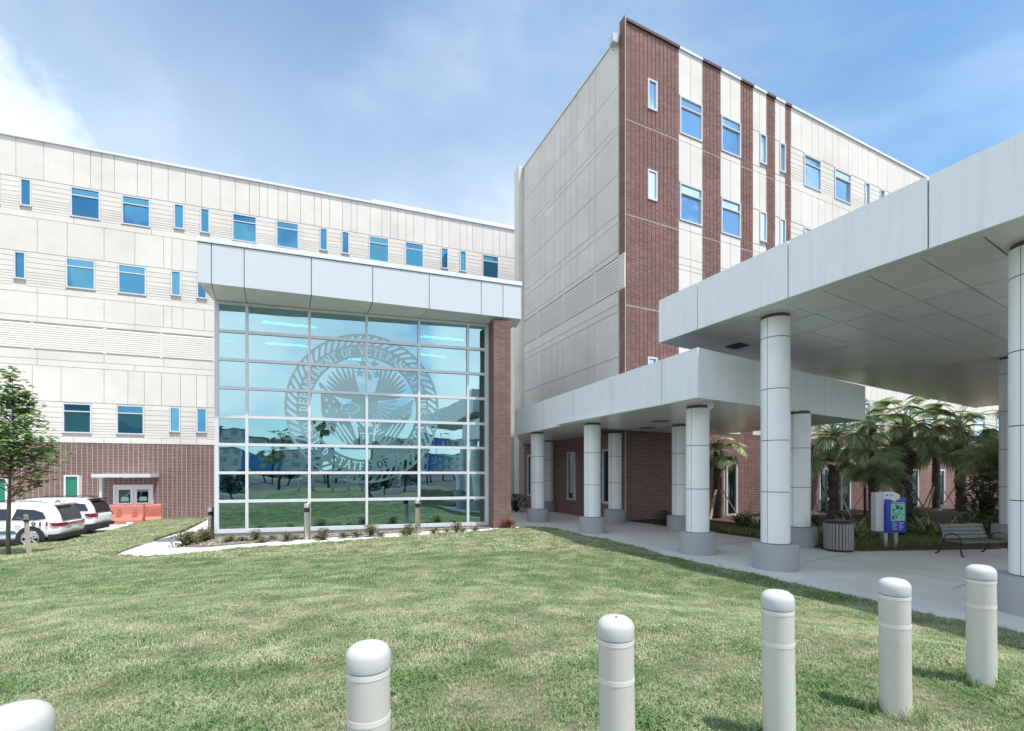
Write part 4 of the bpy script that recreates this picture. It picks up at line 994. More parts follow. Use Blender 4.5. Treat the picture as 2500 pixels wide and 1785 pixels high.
Kw = Wall(1891, 10.1, 0.000839)
kz0, kz1 = H + 3.68 * 0.962, H + 4.87 * 0.962
K0 = Kw.P(1608); eK = Kw.e.copy(); eB = Vector((math.cos(R(32)), math.sin(R(32)), 0))
KL, KB = 15.5, 25.0
can = thing('entrance_canopy', 'large high white metal drop-off canopy with panelled soffit, at the right edge of the scene', 'canopy', (Kw.P(1891).x, Kw.P(1891).y, gz(5, 10)))
mb = MB(); a = K0 + eK * 0.04 + eB * 0.04; P4 = [a, a + eK * (KL - .08), a + eK * (KL - .08) + eB * (KB - .08), a + eB * (KB - .08)]
mb.prism([(p.x, p.y) for p in P4], kz0 + 0.03, kz1 - 0.05); mb.build('slab', 'joint_dark', can)
s0 = Kw.s(1608); jk = [s0, Kw.s(1703), Kw.s(1924), Kw.s(2266)]
while jk[-1] < s0 + KL - 2.4: jk.append(jk[-1] + 2.40)
jk.append(s0 + KL)
for a, b in zip(jk[:-1], jk[1:]): wbox(Kw, 'fascia_panel', 'fascia_metal_shade', can, a + 0.012, b - 0.012, kz0 - 0.004, kz1, -0.05, 0.0)
Kb = Wall.__new__(Wall); Kb.o = K0; Kb.e = eB; Kb.n = Vector((-eB.y, eB.x, 0))
Kf = Wall.__new__(Wall); Kf.o = K0 + eK * KL; Kf.e = eB; Kf.n = Vector((eB.y, -eB.x, 0))
for w in (Kb, Kf):
    q = 0.0
    while q < KB - 0.1:
        mb = MB(); w.box(mb, q + 0.012, min(q + 2.4, KB) - 0.012, kz0 - 0.004, kz1, -0.05, 0.0); mb.build('fascia_panel', 'fascia_metal_shade', can); q += 2.4
# soffit: a plain border strip, then a grid of panels
bw_ = 0.32
quad_panel('soffit_border', 'soffit', can, [K0 + eK * .05 + eB * .05, K0 + eK * (KL - .05) + eB * .05, K0 + eK * (KL - .05) + eB * bw_, K0 + eK * .05 + eB * bw_], kz0)
quad_panel('soffit_border', 'soffit', can, [K0 + eK * .05 + eB * bw_, K0 + eK * bw_ + eB * bw_, K0 + eK * bw_ + eB * (KB - .1), K0 + eK * .05 + eB * (KB - .1)], kz0)
g0 = K0 + eK * bw_ + eB * bw_; pk, pb_ = 0.80, 1.20
nk = int((KL - 2 * bw_) / pk); nb_ = int((KB - 2 * bw_) / pb_)
far_ = MB(); cnt = 0; vent = up(1800, 845, kz0)
for i in range(nk):
    for j in range(nb_):
        p = g0 + eK * (pk * i) + eB * (pb_ * j); P4 = [p, p + eK * pk, p + eK * pk + eB * pb_, p + eB * pb_]
        if j < 15 and cnt < 290: 
            o = quad_panel('soffit_panel', 'soffit', can, P4, kz0 + random.uniform(0, 0.006), g=0.013); cnt += 1
        else:
            c = sum(P4, Vector((0, 0, 0))) / 4; Q = [q + (c - q).normalized() * 0.012 for q in P4]; far_.hexa([(q.x, q.y, kz0) for q in Q] + [(q.x, q.y, kz0 + .03) for q in Q])
o = far_.build('soffit_panels', 'soffit', can); o['kind'] = 'stuff'
mb = MB(); mb.hexa([tuple(vent + eK * a + eB * b + Vector((0, 0, z))) for z in (-0.008, 0.012) for a, b in ((-.25, -.25), (.25, -.25), (.25, .25), (-.25, .25))]); mb.build('vent', 'joint_dark', can)

def column(parent, x, y, ztop, r=0.30, rb=0.475, hb=0.57):
    g = gz(x, y); z0 = g + hb
    mb = MB(); mb.lathe([(rb, g - 0.02), (rb, z0 - 0.03), (rb - 0.03, z0)], 48, x, y); base = mb.build('column_base', 'base_concrete', None, origin=(0, 0, 0))
    cj = bpy.data.objects.new('column', None); col.objects.link(cj); cj.parent = parent; cj.location = Vector((x, y, g)) - root_loc(parent) + root_loc(parent) * 0
    bpy.data.objects.remove(base)
    rl = Vector((x, y, g))
    def part(name, m, prof, n=48, **kw):
        q = MB(); q.lathe([(r_, z_ - g) for r_, z_ in prof], n, **kw); o = q.build(name, m, None); o.parent = cj; return o
    part('column_base', 'base_concrete', [(rb, g - 0.02), (rb, z0 - 0.03), (rb - 0.03, z0)])
    part('core', 'joint_dark', [(r - 0.02, z0), (r - 0.02, ztop + 0.02)])
    z = z0 + 0.015; hs = 1.15
    while z < ztop - 0.08:
        z1 = min(z + hs - 0.016, ztop - 0.07)
        if ztop - 0.07 - z1 < 0.3: z1 = ztop - 0.07
        # shell with one vertical seam turned to the viewer's left
        q = MB(); nseg = 56; vs = []; a0 = math.atan2(-y, -x) - 0.55; gap = 0.03
        for zz in (z, z1):
            for k in range(nseg + 1):
                a = a0 + gap / 2 + (2 * math.pi - gap) * k / nseg; vs.append((r * math.cos(a), r * math.sin(a), zz - g))
        q.add(vs, [(k, k + 1, k + 1 + nseg + 1, k + nseg + 1) for k in range(nseg)], True)
        o = q.build('column_shell', 'column_metal', None); o.parent = cj
        z = z1 + 0.016
    return cj
P_col = {'A': at(1313, 1276), 'B': at(1446, 1304), 'C': at(1502, 1277.5), 'E': at(1703, 1357), 'G': at(1893, 1396)}
def ctr(p, r=0.475): d = Vector((p.x, p.y, 0)).normalized(); return (p.x + d.x * r, p.y + d.y * r)
for k in ('A', 'B', 'C', 'E'): column(walkc, *ctr(P_col[k]), wz0)
column(walkc, 6.28, 18.2, wz0); column(walkc, 2.05, 27.2, wz0); column(walkc, 8.48, 14.4, wz0)
column(can, *ctr(P_col['G']), kz0); column(can, 8.06, 7.5, kz0); column(can, 15.3, 14.9, kz0); column(can, 17.4, 10.6, kz0)
# security camera under the walkway canopy's corner
p = up(1716, 986, wz0); sc_ = thing('security_camera', 'small white dome security camera hanging beside a column top under the walkway canopy corner', 'camera', (p.x - 0.02, p.y - 0.35, wz0))
mb = MB(); mb.box(p.x - 0.12, p.x + 0.08, p.y - 0.42, p.y - 0.28, wz0 - 0.05, wz0); mb.build('mount', 'frame_white', sc_)
mb = MB(); mb.lathe([(0.03, wz0 - 0.19), (0.075, wz0 - 0.13), (0.085, wz0 - 0.05)], 16, p.x + 0.06, p.y - 0.35); mb.build('housing', 'kiosk_grey', sc_)
# ================================================================== BOLLARDS
def bollard(x, y, label, tilt=(0, 0)):
    g = zl(x, y); b = thing('bollard', label, 'bollard', (x, y, g), 'plastic-sleeved bollards in a row across the lawn')
    b.rotation_euler = (tilt[0], tilt[1], random.random() * 0)
    def part(n, m, prof, k=48):
        q = MB(); q.lathe(prof, k); o = q.build(n, m, None); o.parent = b; return o
    r = 0.087; hh = 0.915
    part('sleeve', 'bollard_plastic', [(r, -0.1), (r, hh - 0.107)])
    part('reflective_band', 'reflective_tape', [(r + 0.0015, hh - 0.128), (r + 0.0015, hh - 0.105)])
    part('reflective_band', 'reflective_tape', [(r + 0.0015, hh - 0.315), (r + 0.0015, hh - 0.292)])
    part('cap', 'bollard_cap', [(r + 0.002, hh - 0.1), (r + 0.003, hh - 0.092), (r + 0.003, hh - 0.045), (r - 0.006, hh - 0.022), (r - 0.026, hh - 0.006), (r - 0.050, hh), (0.010, hh + 0.002)])
    return b
bp = [(-1.49, 1.43), (-.66, 1.93), (.252, 2.35), (1.188, 2.83), (2.02, 3.23), (2.895, 3.655)]
def bxy(u, top, base=None):   # from the top of the cap at height .92
    y = F * (H - 0.93) / (top - YH); return ((u - CX) / F * y, y)
bl = [(44, 1742), (903, 1578), (1510, 1509), (1903, 1453), (2187, 1419), (2397, 1386)]
bn = ['cream bollard cut off by the lower left corner of the picture', 'cream bollard left of the middle of the lawn, nearest but one to the viewer', 'cream bollard with a small dark hole in its cap, in the middle of the row', 'cream bollard standing third from the right end of the row', 'pale bollard standing second from the right end, a grass tuft at its foot', 'pale bollard farthest from the viewer at the right end of the row by the walk']
bpos = []
for (u, v), lab in zip(bl, bn):
    x, y = bxy(u, v); bpos.append((x, y)); b_ = bollard(x, y, lab, (R(0.5), R(-1.1 if u > 1000 else -0.3)))
    if u == 1510:
        q = MB(); q.lathe([(0.006, 0.914), (0.006, 0.919)], 12, 0.0, -0.02); o = q.build('bolt_hole', 'dark_void', None); o.parent = b_

# bollard lights by the lobby
def light_bollard(x, y, label):
    g = zw(x, y) + 0.02; b = thing('bollard_light', label, 'path light', (x, y, g), 'steel bollard lights in front of the lobby')
    def part(n, m, prof):
        q = MB(); q.lathe(prof, 32); o = q.build(n, m, None); o.parent = b
    r = 0.105
    part('post', 'steel', [(r, -0.05), (r, 0.93)]); part('light_band', 'black_paint', [(r - 0.012, 0.93), (r - 0.012, 1.08)]); part('cap', 'steel', [(r, 1.08), (r, 1.22), (r - 0.01, 1.23)])
    q = MB(); q.lathe([(r + 0.06, -0.02), (r + 0.06, 0.02)], 24); o = q.build('flange', 'steel', None); o.parent = b
light_bollard((515 - CX) / F * 18.2, 18.2, 'steel bollard light at the left corner of the glass lobby')
light_bollard((750 - CX) / F * 16.7, 16.7, 'steel bollard light in the bed before the middle of the lobby glass')
light_bollard((1020 - CX) / F * 17.9, 17.9, 'steel bollard light in the bed nearest the brick pillar')

# ================================================================== CARS
def suv(name, label, loc, rot, kind):
    L, Wd, Hh = 5.05, 1.94, 1.78
    root = thing(name, label, 'car', loc, 'white security cars parked beside the wing', rot)
    # local: +x = front, rear at x=-L/2 ; y = side
    def P(mb, nm, m, par=root):
        o = mb.build(nm, m, None); o.parent = par; return o
    bl_ = 1.02  # belt height
    st = [(-2.52, 0.60, 0.90, 0.80), (-2.46, 0.44, 1.02, 0.90), (-2.2, 0.36, 1.03, 0.955), (-1.2, 0.30, 1.02, 0.97), (0.6, 0.28, 1.0, 0.97), (1.4, 0.30, 0.98, 0.97), (2.1, 0.36, 0.93, 0.93), (2.42, 0.45, 0.86, 0.80), (2.5, 0.52, 0.78, 0.70)]
    mb = MB(); vs = []; ring = []
    for x, zb_, zt_, hw in st:
        zm = (zb_ + zt_) / 2
        pts = [(0, zb_), (hw - 0.10, zb_), (hw - 0.02, zb_ + 0.06), (hw, zm - 0.05), (hw, zm + 0.06), (hw - 0.015, zt_ - 0.05), (hw - 0.06, zt_), (0, zt_ + 0.03)]
        full = pts + [(-a, b) for a, b in pts[-2:0:-1]]
        vs += [(x, a, b) for a, b in full]; ring.append(len(full))
    n = ring[0]; fs = []
    for i in range(len(st) - 1):
        for k in range(n): fs.append((i * n + k, (i + 1) * n + k, (i + 1) * n + (k + 1) % n, i * n + (k + 1) % n))
    fs.append(tuple(range(n))); fs.append(tuple((len(st) - 1) * n + k for k in range(n - 1, -1, -1)))
    mb.add(vs, fs, True)
    body = P(mb, 'body', 'car_white')
    md = body.modifiers.new('b', 'SUBSURF'); md.levels = 2; md.render_levels = 2
    # greenhouse
    gh = [(-2.44, 0.98, 1.05, 0.80, 0.78), (-2.34, 0.98, 1.34, 0.83, 0.76), (-2.12, 0.98, 1.70, 0.87, 0.70), (-1.2, 0.98, 1.77, 0.89, 0.70), (0.2, 0.97, 1.78, 0.89, 0.70), (0.75, 0.96, 1.70, 0.88, 0.70), (1.15, 0.95, 1.38, 0.87, 0.74), (1.6, 0.94, 1.0, 0.86, 0.8)]
    mb = MB(); vs = []
    for x, z0, z1, w0, w1 in gh:
        pts = [(w0, z0), (w0 + (w1 - w0) * 0.5 + 0.015, (z0 + z1) / 2), (w1 + 0.02, z1 - 0.05), (w1 - 0.06, z1), (0, z1 + 0.02)]; full = pts + [(-a, b) for a, b in pts[-2::-1]]
        vs += [(x, a, b) for a, b in full]
    n = 9; fs = []
    for i in range(len(gh) - 1):
        for k in range(n - 1): fs.append((i * n + k, (i + 1) * n + k, (i + 1) * n + k + 1, i * n + k + 1))
    fs.append(tuple(range(n))); fs.append(tuple((len(gh) - 1) * n + k for k in range(n - 1, -1, -1)))
    mb.add(vs, fs, True); P(mb, 'roof', 'car_white')
    def sidey(x, z, off=0.012):   # y of the glasshouse side at (x, z)
        for (a, b) in zip(gh[:-1], gh[1:]):
            if a[0] <= x <= b[0]:
                t = (x - a[0]) / (b[0] - a[0]); z0 = a[1] + (b[1] - a[1]) * t; z1 = a[2] + (b[2] - a[2]) * t; w0 = a[3] + (b[3] - a[3]) * t; w1 = a[4] + (b[4] - a[4]) * t
                s_ = min(max((z - z0) / max(z1 - z0, .01), 0), 1); return w0 + (w1 - w0) * s_ + off + 0.012
        return 0.8
    def side_poly(nm, m, pts, sgn, off=0.014, y=None):
        # fine strip so that it follows the curved side
        mb = MB(); vs = []; k = len(pts)
        cxx = sum(p[0] for p in pts) / k; czz = sum(p[1] for p in pts) / k
        for r_ in (1.0, 0.0):
            for (x, z) in pts:
                X_, Z_ = cxx + (x - cxx) * r_, czz + (z - czz) * r_; vs.append((X_, sgn * ((sidey(X_, Z_) + off) if y is None else y), Z_))
        fs = [(i, (i + 1) % k, (i + 1) % k + k, i + k) for i in range(k)]
        if sgn < 0: fs = [f[::-1] for f in fs]
        mb.add(vs, fs); return P(mb, nm, m)
    for sg in (1, -1):
        if kind == 0:
            side_poly('side_window', 'car_glass', [(-1.98, 1.16), (-1.85, 1.40), (-1.55, 1.52), (-0.98, 1.56), (-0.86, 1.12), (-1.6, 1.10)], sg)
            side_poly('side_window', 'car_glass', [(-0.74, 1.12), (-0.78, 1.56), (0.10, 1.58), (0.14, 1.12)], sg)
            side_poly('side_window', 'car_glass', [(0.22, 1.12), (0.2, 1.58), (0.70, 1.54), (1.25, 1.12)], sg)
        else:
            side_poly('side_window', 'car_glass', [(-2.20, 1.16), (-2.05, 1.50), (-1.2, 1.60), (-0.98, 1.14)], sg)
            side_poly('side_window', 'car_glass', [(-0.86, 1.14), (-0.9, 1.59), (0.10, 1.60), (0.14, 1.12)], sg)
            side_poly('side_window', 'car_glass', [(0.22, 1.12), (0.2, 1.60), (0.70, 1.55), (1.25, 1.12)], sg)
        mb = MB(); mb.tube([(-1.9, sg * 0.66, 1.80), (-1.7, sg * 0.66, 1.845), (0.2, sg * 0.66, 1.845), (0.45, sg * 0.66, 1.79)], 0.018, 6); P(mb, 'roof_rail', 'trim_black')
        mb = MB(); mb.box(-1.05, 1.0, sg * 0.965 - 0.03, sg * 0.965 + 0.03, 0.26, 0.36); P(mb, 'sill', 'trim_black')
        for hx in (-0.72, 0.30):
            mb = MB(); mb.tube([(hx, sg * 0.975, 0.96), (hx + 0.03, sg * 1.01, 0.965), (hx + 0.2, sg * 1.01, 0.965), (hx + 0.23, sg * 0.975, 0.96)], 0.014, 6); P(mb, 'door_handle', 'car_white')
        for xx in (-0.80, 0.18, 1.22):   # door gaps
            mb = MB(); mb.box(xx - 0.006, xx + 0.006, sg * 0.972 - 0.004, sg * 0.972 + 0.004, 0.42, 0.98); P(mb, 'door_gap', 'trim_black')
        # tail lights wrap round the corner
        mb = MB(); z0, z1 = (0.84, 0.98) if kind == 0 else (0.86, 1.04)
        xs = [(-2.14 if kind == 0 else -2.1, 0.966), (-2.25, 0.96), (-2.40, 0.93), (-2.50, 0.83), (-2.535, 0.55 if kind == 0 else 0.68)]
        vs = []
        for i, (x, y) in enumerate(xs):
            zz0 = z0 + (0.10 if i == 0 else 0.0); vs += [(x - 0.002, sg * (y + 0.012), zz0), (x - 0.002, sg * (y + 0.008), z1)]
        fs = [(2 * i, 2 * i + 2, 2 * i + 3, 2 * i + 1) for i in range(4)]; mb.add(vs, fs if sg < 0 else [f[::-1] for f in fs]); P(mb, 'tail_light', 'tail_red')
        mb = MB(); mb.box(1.05, 1.2, sg * 0.97, sg * 1.16, 1.06, 1.2); P(mb, 'mirror', 'trim_black')
        # arches and wheels
        for wx in (-1.52, 1.50):
            mb = MB(); vs = []; k = 20
            for i in range(k + 1):
                a = math.pi * (-0.08 + 1.16 * i / k)
                for rr_, yy in ((0.36, 0.972), (0.485, 0.978)): vs.append((wx + rr_ * math.cos(a), sg * yy, 0.38 + rr_ * math.sin(a)))
            fs = [(2 * i, 2 * i + 1, 2 * i + 3, 2 * i + 2) for i in range(k)]; mb.add(vs, fs if sg < 0 else [f[::-1] for f in fs]); P(mb, 'wheel_arch', 'trim_black')
            mb = MB(); 
            prof = [(0.30, -0.13), (0.365, -0.12), (0.385, -0.09), (0.385, 0.09), (0.365, 0.12), (0.30, 0.13)]
            vs = []; k = 36
            for r_, q in prof:
                for i in range(k): a = 2 * math.pi * i / k; vs.append((wx + r_ * math.cos(a), sg * 0.87 + q, 0.385 + r_ * math.sin(a)))
            fs = [(j * k + i, j * k + (i + 1) % k, (j + 1) * k + (i + 1) % k, (j + 1) * k + i) for j in range(5) for i in range(k)]; mb.add(vs, fs, True)
            vs = [(wx + 0.30 * math.cos(2 * math.pi * i / k), sg * 0.94, 0.385 + 0.30 * math.sin(2 * math.pi * i / k)) for i in range(k)]; mb.add(vs, [tuple(range(k))])
            ty = P(mb, 'wheel', 'tyre')
            mb = MB()
            for q in range(7):
                a = 2 * math.pi * q / 7 + 0.3; 
                for da_ in (-0.10, 0.10):
                    ca, sa = math.cos(a + da_), math.sin(a + da_); px, pz = -sa * 0.018, ca * 0.018
                    mb.hexa([(wx + 0.05 * ca - px, sg * 0.955, 0.385 + 0.05 * sa - pz), (wx + 0.27 * ca - px, sg * 0.965, 0.385 + 0.27 * sa - pz), (wx + 0.27 * ca + px, sg * 0.965, 0.385 + 0.27 * sa + pz), (wx + 0.05 * ca + px, sg * 0.955, 0.385 + 0.05 * sa + pz),
                             (wx + 0.05 * ca - px, sg * 0.985, 0.385 + 0.05 * sa - pz), (wx + 0.27 * ca - px, sg * 1.0, 0.385 + 0.27 * sa - pz), (wx + 0.27 * ca + px, sg * 1.0, 0.385 + 0.27 * sa + pz), (wx + 0.05 * ca + px, sg * 0.985, 0.385 + 0.05 * sa + pz)])
            vs = []
            for r_, q in ((0.265, 0.955), (0.275, 1.0), (0.295, 1.0), (0.30, 0.955)):
                for i in range(k): a = 2 * math.pi * i / k; vs.append((wx + r_ * math.cos(a), sg * q, 0.385 + r_ * math.sin(a)))
            mb.add(vs, [(j * k + i, j * k + (i + 1) % k, (j + 1) * k + (i + 1) % k, (j + 1) * k + i) for j in range(3) for i in range(k)], True)
            o = mb.build('rim', 'rim', None); o.parent = ty
    # rear: glass, bumper, light bar, plate
    mb = MB(); q = [(-2.445, 1.06), (-2.36, 1.36), (-2.17, 1.62)]; vs = []
    for i, (x, z) in enumerate(q): hw = (0.70, 0.68, 0.63)[i]; vs += [(x - 0.03, -hw, z), (x - 0.03, hw, z)]
    mb.add(vs, [(0, 2, 3, 1), (2, 4, 5, 3)], True); P(mb, 'rear_window', 'car_glass')
    mb = MB(); mb.box(-2.36, -2.05, -0.66, 0.66, 1.70, 1.745); P(mb, 'spoiler', 'car_white' if kind == 0 else 'trim_black')
    mb = MB(); mb.hexa([(-2.56, -0.86, 0.36), (-2.1, -0.96, 0.30), (-2.1, 0.96, 0.30), (-2.56, 0.86, 0.36), (-2.57, -0.86, 0.52), (-2.1, -0.975, 0.50), (-2.1, 0.975, 0.50), (-2.57, 0.86, 0.52)]); P(mb, 'rear_bumper', 'trim_black')
    if kind == 0:
        mb = MB(); mb.box(-2.552, -2.535, -0.56, 0.56, 0.86, 0.97); P(mb, 'light_bar', 'tail_red')
    mb = MB(); mb.box(-2.56, -2.54, -0.26, 0.26, 0.66, 0.80); P(mb, 'number_plate', 'print_white')
    mb = MB(); mb.box(-2.35, 2.3, -0.86, 0.86, 0.2, 0.42); P(mb, 'underbody', 'trim_black')
    mb = MB(); mb.tube([(-1.95, 0.2, 1.79), (-2.05, 0.2, 1.84), (-2.13, 0.2, 1.80)], 0.03, 6); P(mb, 'roof_antenna', 'trim_black')
    if kind == 0:
        # lettering and stripe
        cu = bpy.data.curves.new('t', 'FONT'); cu.body = '911'; cu.size = 0.28; cu.extrude = 0.002; cu.offset = 0.016; cu.align_x = 'CENTER'; cu.space_character = 1.3
        to = bpy.data.objects.new('t', cu); col.objects.link(to); bpy.context.view_layer.update(); dg = bpy.context.evaluated_depsgraph_get(); me = bpy.data.meshes.new_from_object(to.evaluated_get(dg)); bpy.data.objects.remove(to)
        # the car's left side (+y) faces the viewer after turning
        for sg in (1, -1):
            o = bpy.data.objects.new('number_decal', me.copy()); o.data.materials.clear(); o.data.materials.append(MATS['decal_grey']); col.objects.link(o); o.parent = root
            o.location = (-1.85, sg * 1.0, 0.875); o.rotation_euler = (R(90), 0, R(180) if sg > 0 else 0); o.scale = (1.2, 0.75, 1)
        for sg in (1, -1):
            side_poly('side_stripe', 'decal_teal', [(-1.10, 0.56), (-1.00, 0.70), (1.0, 0.66), (1.0, 0.56)], sg, y=0.976)
            side_poly('stripe_letter', 'print_white', [(-0.10, 0.57), (-0.06, 0.70), (0.05, 0.70), (0.02, 0.57)], sg, y=0.979)
            side_poly('side_stripe', 'decal_teal', [(-0.7, 0.50), (-0.68, 0.52), (1.0, 0.50), (1.0, 0.48)], sg, y=0.976)
            side_poly('crest_decal', 'car_glass' if False else 'kiosk_grey', [(-1.2, 0.76), (-1.2, 0.93), (-1.0, 0.93), (-1.0, 0.76)], sg, y=0.974)
    root.scale = (.93, .93, .93)
    return root
# rear wheel of the nearer car seen at u=83
yw = 18.3; xw = (76 - CX) / F * yw; aA = math.atan2(Aw.e.y, Aw.e.x) - R(4)
fx, fy = -math.cos(aA), -math.sin(aA)      # the cars point to the left
rr = math.atan2(fy, fx)
def place_rear(xw, yw):    # car origin from the viewer-side rear wheel; local rear wheel at (-1.52, +.9)
    c, s = math.cos(rr), math.sin(rr); lx, ly = -1.52, 0.92
    return (xw - .93 * (c * lx - s * ly), yw - .93 * (s * lx + c * ly), -1.15)
suv('parked_car', 'white security car with 911 on its rear side, nearest the lawn', place_rear(xw, yw), rr, 0)
suv('parked_car', 'white car parked behind the 911 car with dark lower trim and rear spoiler', place_rear((172 - CX) / F * 21.9, 21.9), rr, 1)

# ================================================================== BARRIERS
def barrier(u0, u1, y, label, feet=True):
    x0, x1 = (u0 - CX) / F * y, (u1 - CX) / F * (y + 0.5)
    L = math.hypot(x1 - x0, 0.5); ang = math.atan2(0.5, x1 - x0); b = thing('water_barrier', label, 'barrier', ((x0 + x1) / 2, y + 0.25, -1.15), 'orange barriers before the wing door', ang)
    prof = [(0.30, 0.0), (0.30, 0.20), (0.26, 0.26), (0.14, 0.52), (0.10, 0.98), (0.07, 1.02)]
    full = [(-a, z) for a, z in prof] + [(a, z) for a, z in prof[::-1]]
    vs = []; n = len(full)
    for x in (-L / 2, -L / 2 + .03, L / 2 - .03, L / 2): vs += [(x, a * (0.93 if abs(x) == L / 2 else 1), z) for a, z in full]
    mb = MB(); mb.add(vs, [(i * n + k, i * n + (k + 1) % n, (i + 1) * n + (k + 1) % n, (i + 1) * n + k) for i in range(3) for k in range(n)] + [tuple(range(n - 1, -1, -1)), tuple(range(3 * n, 4 * n))])
    o = mb.build('shell', 'barrier_orange', None); o.parent = b
    k = max(3, int(L / 0.62))
    dk = mat('barrier_recess', (0.40, 0.10, 0.07), 0.7)
    for i in range(k):
        x = -L / 2 + L * (i + 0.5) / k; mb = MB(); mb.hexa([(x - .13, -.215, .40), (x + .13, -.215, .40), (x + .13, -.1, .40), (x - .13, -.1, .40), (x - .08, -.118, .84), (x + .08, -.118, .84), (x + .08, -.08, .84), (x - .08, -.08, .84)]); o = mb.build('rib', dk, None); o.parent = b
    for i in range(2):
        x = -L / 4 + L / 2 * i; mb = MB(); mb.box(x - 0.16, x + 0.16, -.306, -.2, .02, .12); o = mb.build('fork_slot', 'print_white', None); o.parent = b
    mb = MB()
    for i in range(5): x = -L / 2 + L * (i + .5) / 5; mb.box(x - L / 14, x + L / 14, -.06, .06, 1.02, 1.07)
    o = mb.build('top_lugs', 'barrier_orange', None); o.parent = b
barrier(236, 352, 26.6, 'longer orange water-filled barrier standing nearer the parked cars')
barrier(353, 393, 27.3, 'shorter orange water-filled barrier at the right, by the brick wall')

# ================================================================== YOUNG TREE WITH STAKE
def leaves_mesh(pts, size, per=6, flat=0.35, spread=1.0):
    mb = MB()
    for p in pts:
        rr_ = random.random()
        for _ in range(per):
            c = Vector(p) + Vector((random.gauss(0, .09), random.gauss(0, .09), random.gauss(0, .07))) * spread
            a = random.random() * 6.28; tl = random.gauss(0, 0.5); s = size * random.uniform(.6, 1.3)
            d = Vector((math.cos(a), math.sin(a), -0.25 + tl * .4)).normalized(); w = d.cross(Vector((random.gauss(0, .3), random.gauss(0, .3), 1))).normalized()
            vs = [c - d * s * .1, c + d * s * .3 + w * s * .45, c + d * s * .62 + w * s * .2, c + d * s, c + d * s * .62 - w * s * .2, c + d * s * .3 - w * s * .45]
            mb.add(vs, [(0, 1, 2, 3), (0, 3, 4, 5)], rnd=[min(1, max(0, rr_ * .6 + random.random() * .4))] * 2)
    return mb
ty_ = 15.0; tx_ = (20 - CX) / F * ty_; tg = zl(tx_, ty_)
tree = thing('young_tree', 'young maple-like tree with reddish lower leaves at the left edge, beside the parked cars', 'tree', (tx_, ty_, tg))
mb = MB(); trunk_pts = [(0, 0, -0.1), (0.0, 0, 0.8), (0.03, 0, 1.7), (0.06, 0, 2.6), (0.14, 0.02, 3.6), (0.16, 0, 4.6), (0.12, 0, 5.5)]
mb.tube(trunk_pts, [.062, .055, .050, .042, .03, .018, .006], 10); o = mb.build('trunk', 'bark', None); o.parent = tree
crown = []
rn = random.Random(3)
brm = MB()
for i in range(50):
    t = rn.random() ** 0.9; z = 1.65 + 3.2 * t; a = rn.random() * 6.28
    rad = (1.65 - 0.25 * abs(t - 0.25)) * (1 - t) ** 0.5 * rn.uniform(0.55, 1.08) + 0.10
    rad *= 0.80
    base = Vector((0.05 + .1 * t, 0, z)); tip = base + Vector((math.cos(a) * rad, math.sin(a) * rad, 0.25 + rad * 0.55))
    midp = base.lerp(tip, .5) + Vector((0, 0, -.05)); brm.tube([base, midp, tip], [0.016, 0.011, 0.004], 5)
    k = int(5 + rad * 9)
    for j in range(k):
        q = base.lerp(tip, 0.35 + 0.7 * (j + rn.random()) / k); crown.append(q + Vector((rn.gauss(0, .13), rn.gauss(0, .13), rn.gauss(0, .10))))
for j in range(40): crown.append(Vector((0.13 + rn.gauss(0, .13), rn.gauss(0, .13), rn.uniform(4.6, 5.75))))
o = brm.build('branches', 'bark', None); o.parent = tree
hi = [p for p in crown if p.z > 2.75 or random.random() < 0.25]; lo = [p for p in crown if p.z <= 2.75]
leafmat('maple_leaf_red', (0.12, 0.11, 0.045), (0.30, 0.24, 0.13), 0.4)
o = leaves_mesh(hi, 0.15, 6).build('crown', 'maple_leaf', None, rndattr=True); o.parent = tree
o = leaves_mesh(lo, 0.15, 4).build('lower_crown', 'maple_leaf_red', None, rndattr=True); o.parent = tree; o['label'] = 'bronze reddish lower leaves'
sx, sy = (72 - CX) / F * 14.9, 14.9
st_ = thing('tree_stake', 'grey wooden stake leaning beside the young tree', 'stake', (sx, sy, zl(sx, sy)))
mb = MB(); mb.hexa([(-.045, -.04, -.1), (.045, -.04, -.1), (.045, .04, -.1), (-.045, .04, -.1), (-.155, -.035, 1.22), (-.075, -.035, 1.22), (-.075, .04, 1.22), (-.155, .04, 1.22)]); o = mb.build('post', 'stake_wood', None); o.parent = st_
mb = MB(); mb.lathe([(.075, 1.0), (.075, 1.06)], 12, -.098, 0); o = mb.build('strap', 'trim_black', None); o.parent = st_
mb = MB(); mb.tube([(-.1, 0, 1.03), (-.4, .05, 1.12), (-.62, .1, 1.05)], 0.008, 5); o = mb.build('tie_wire', 'steel', None); o.parent = st_

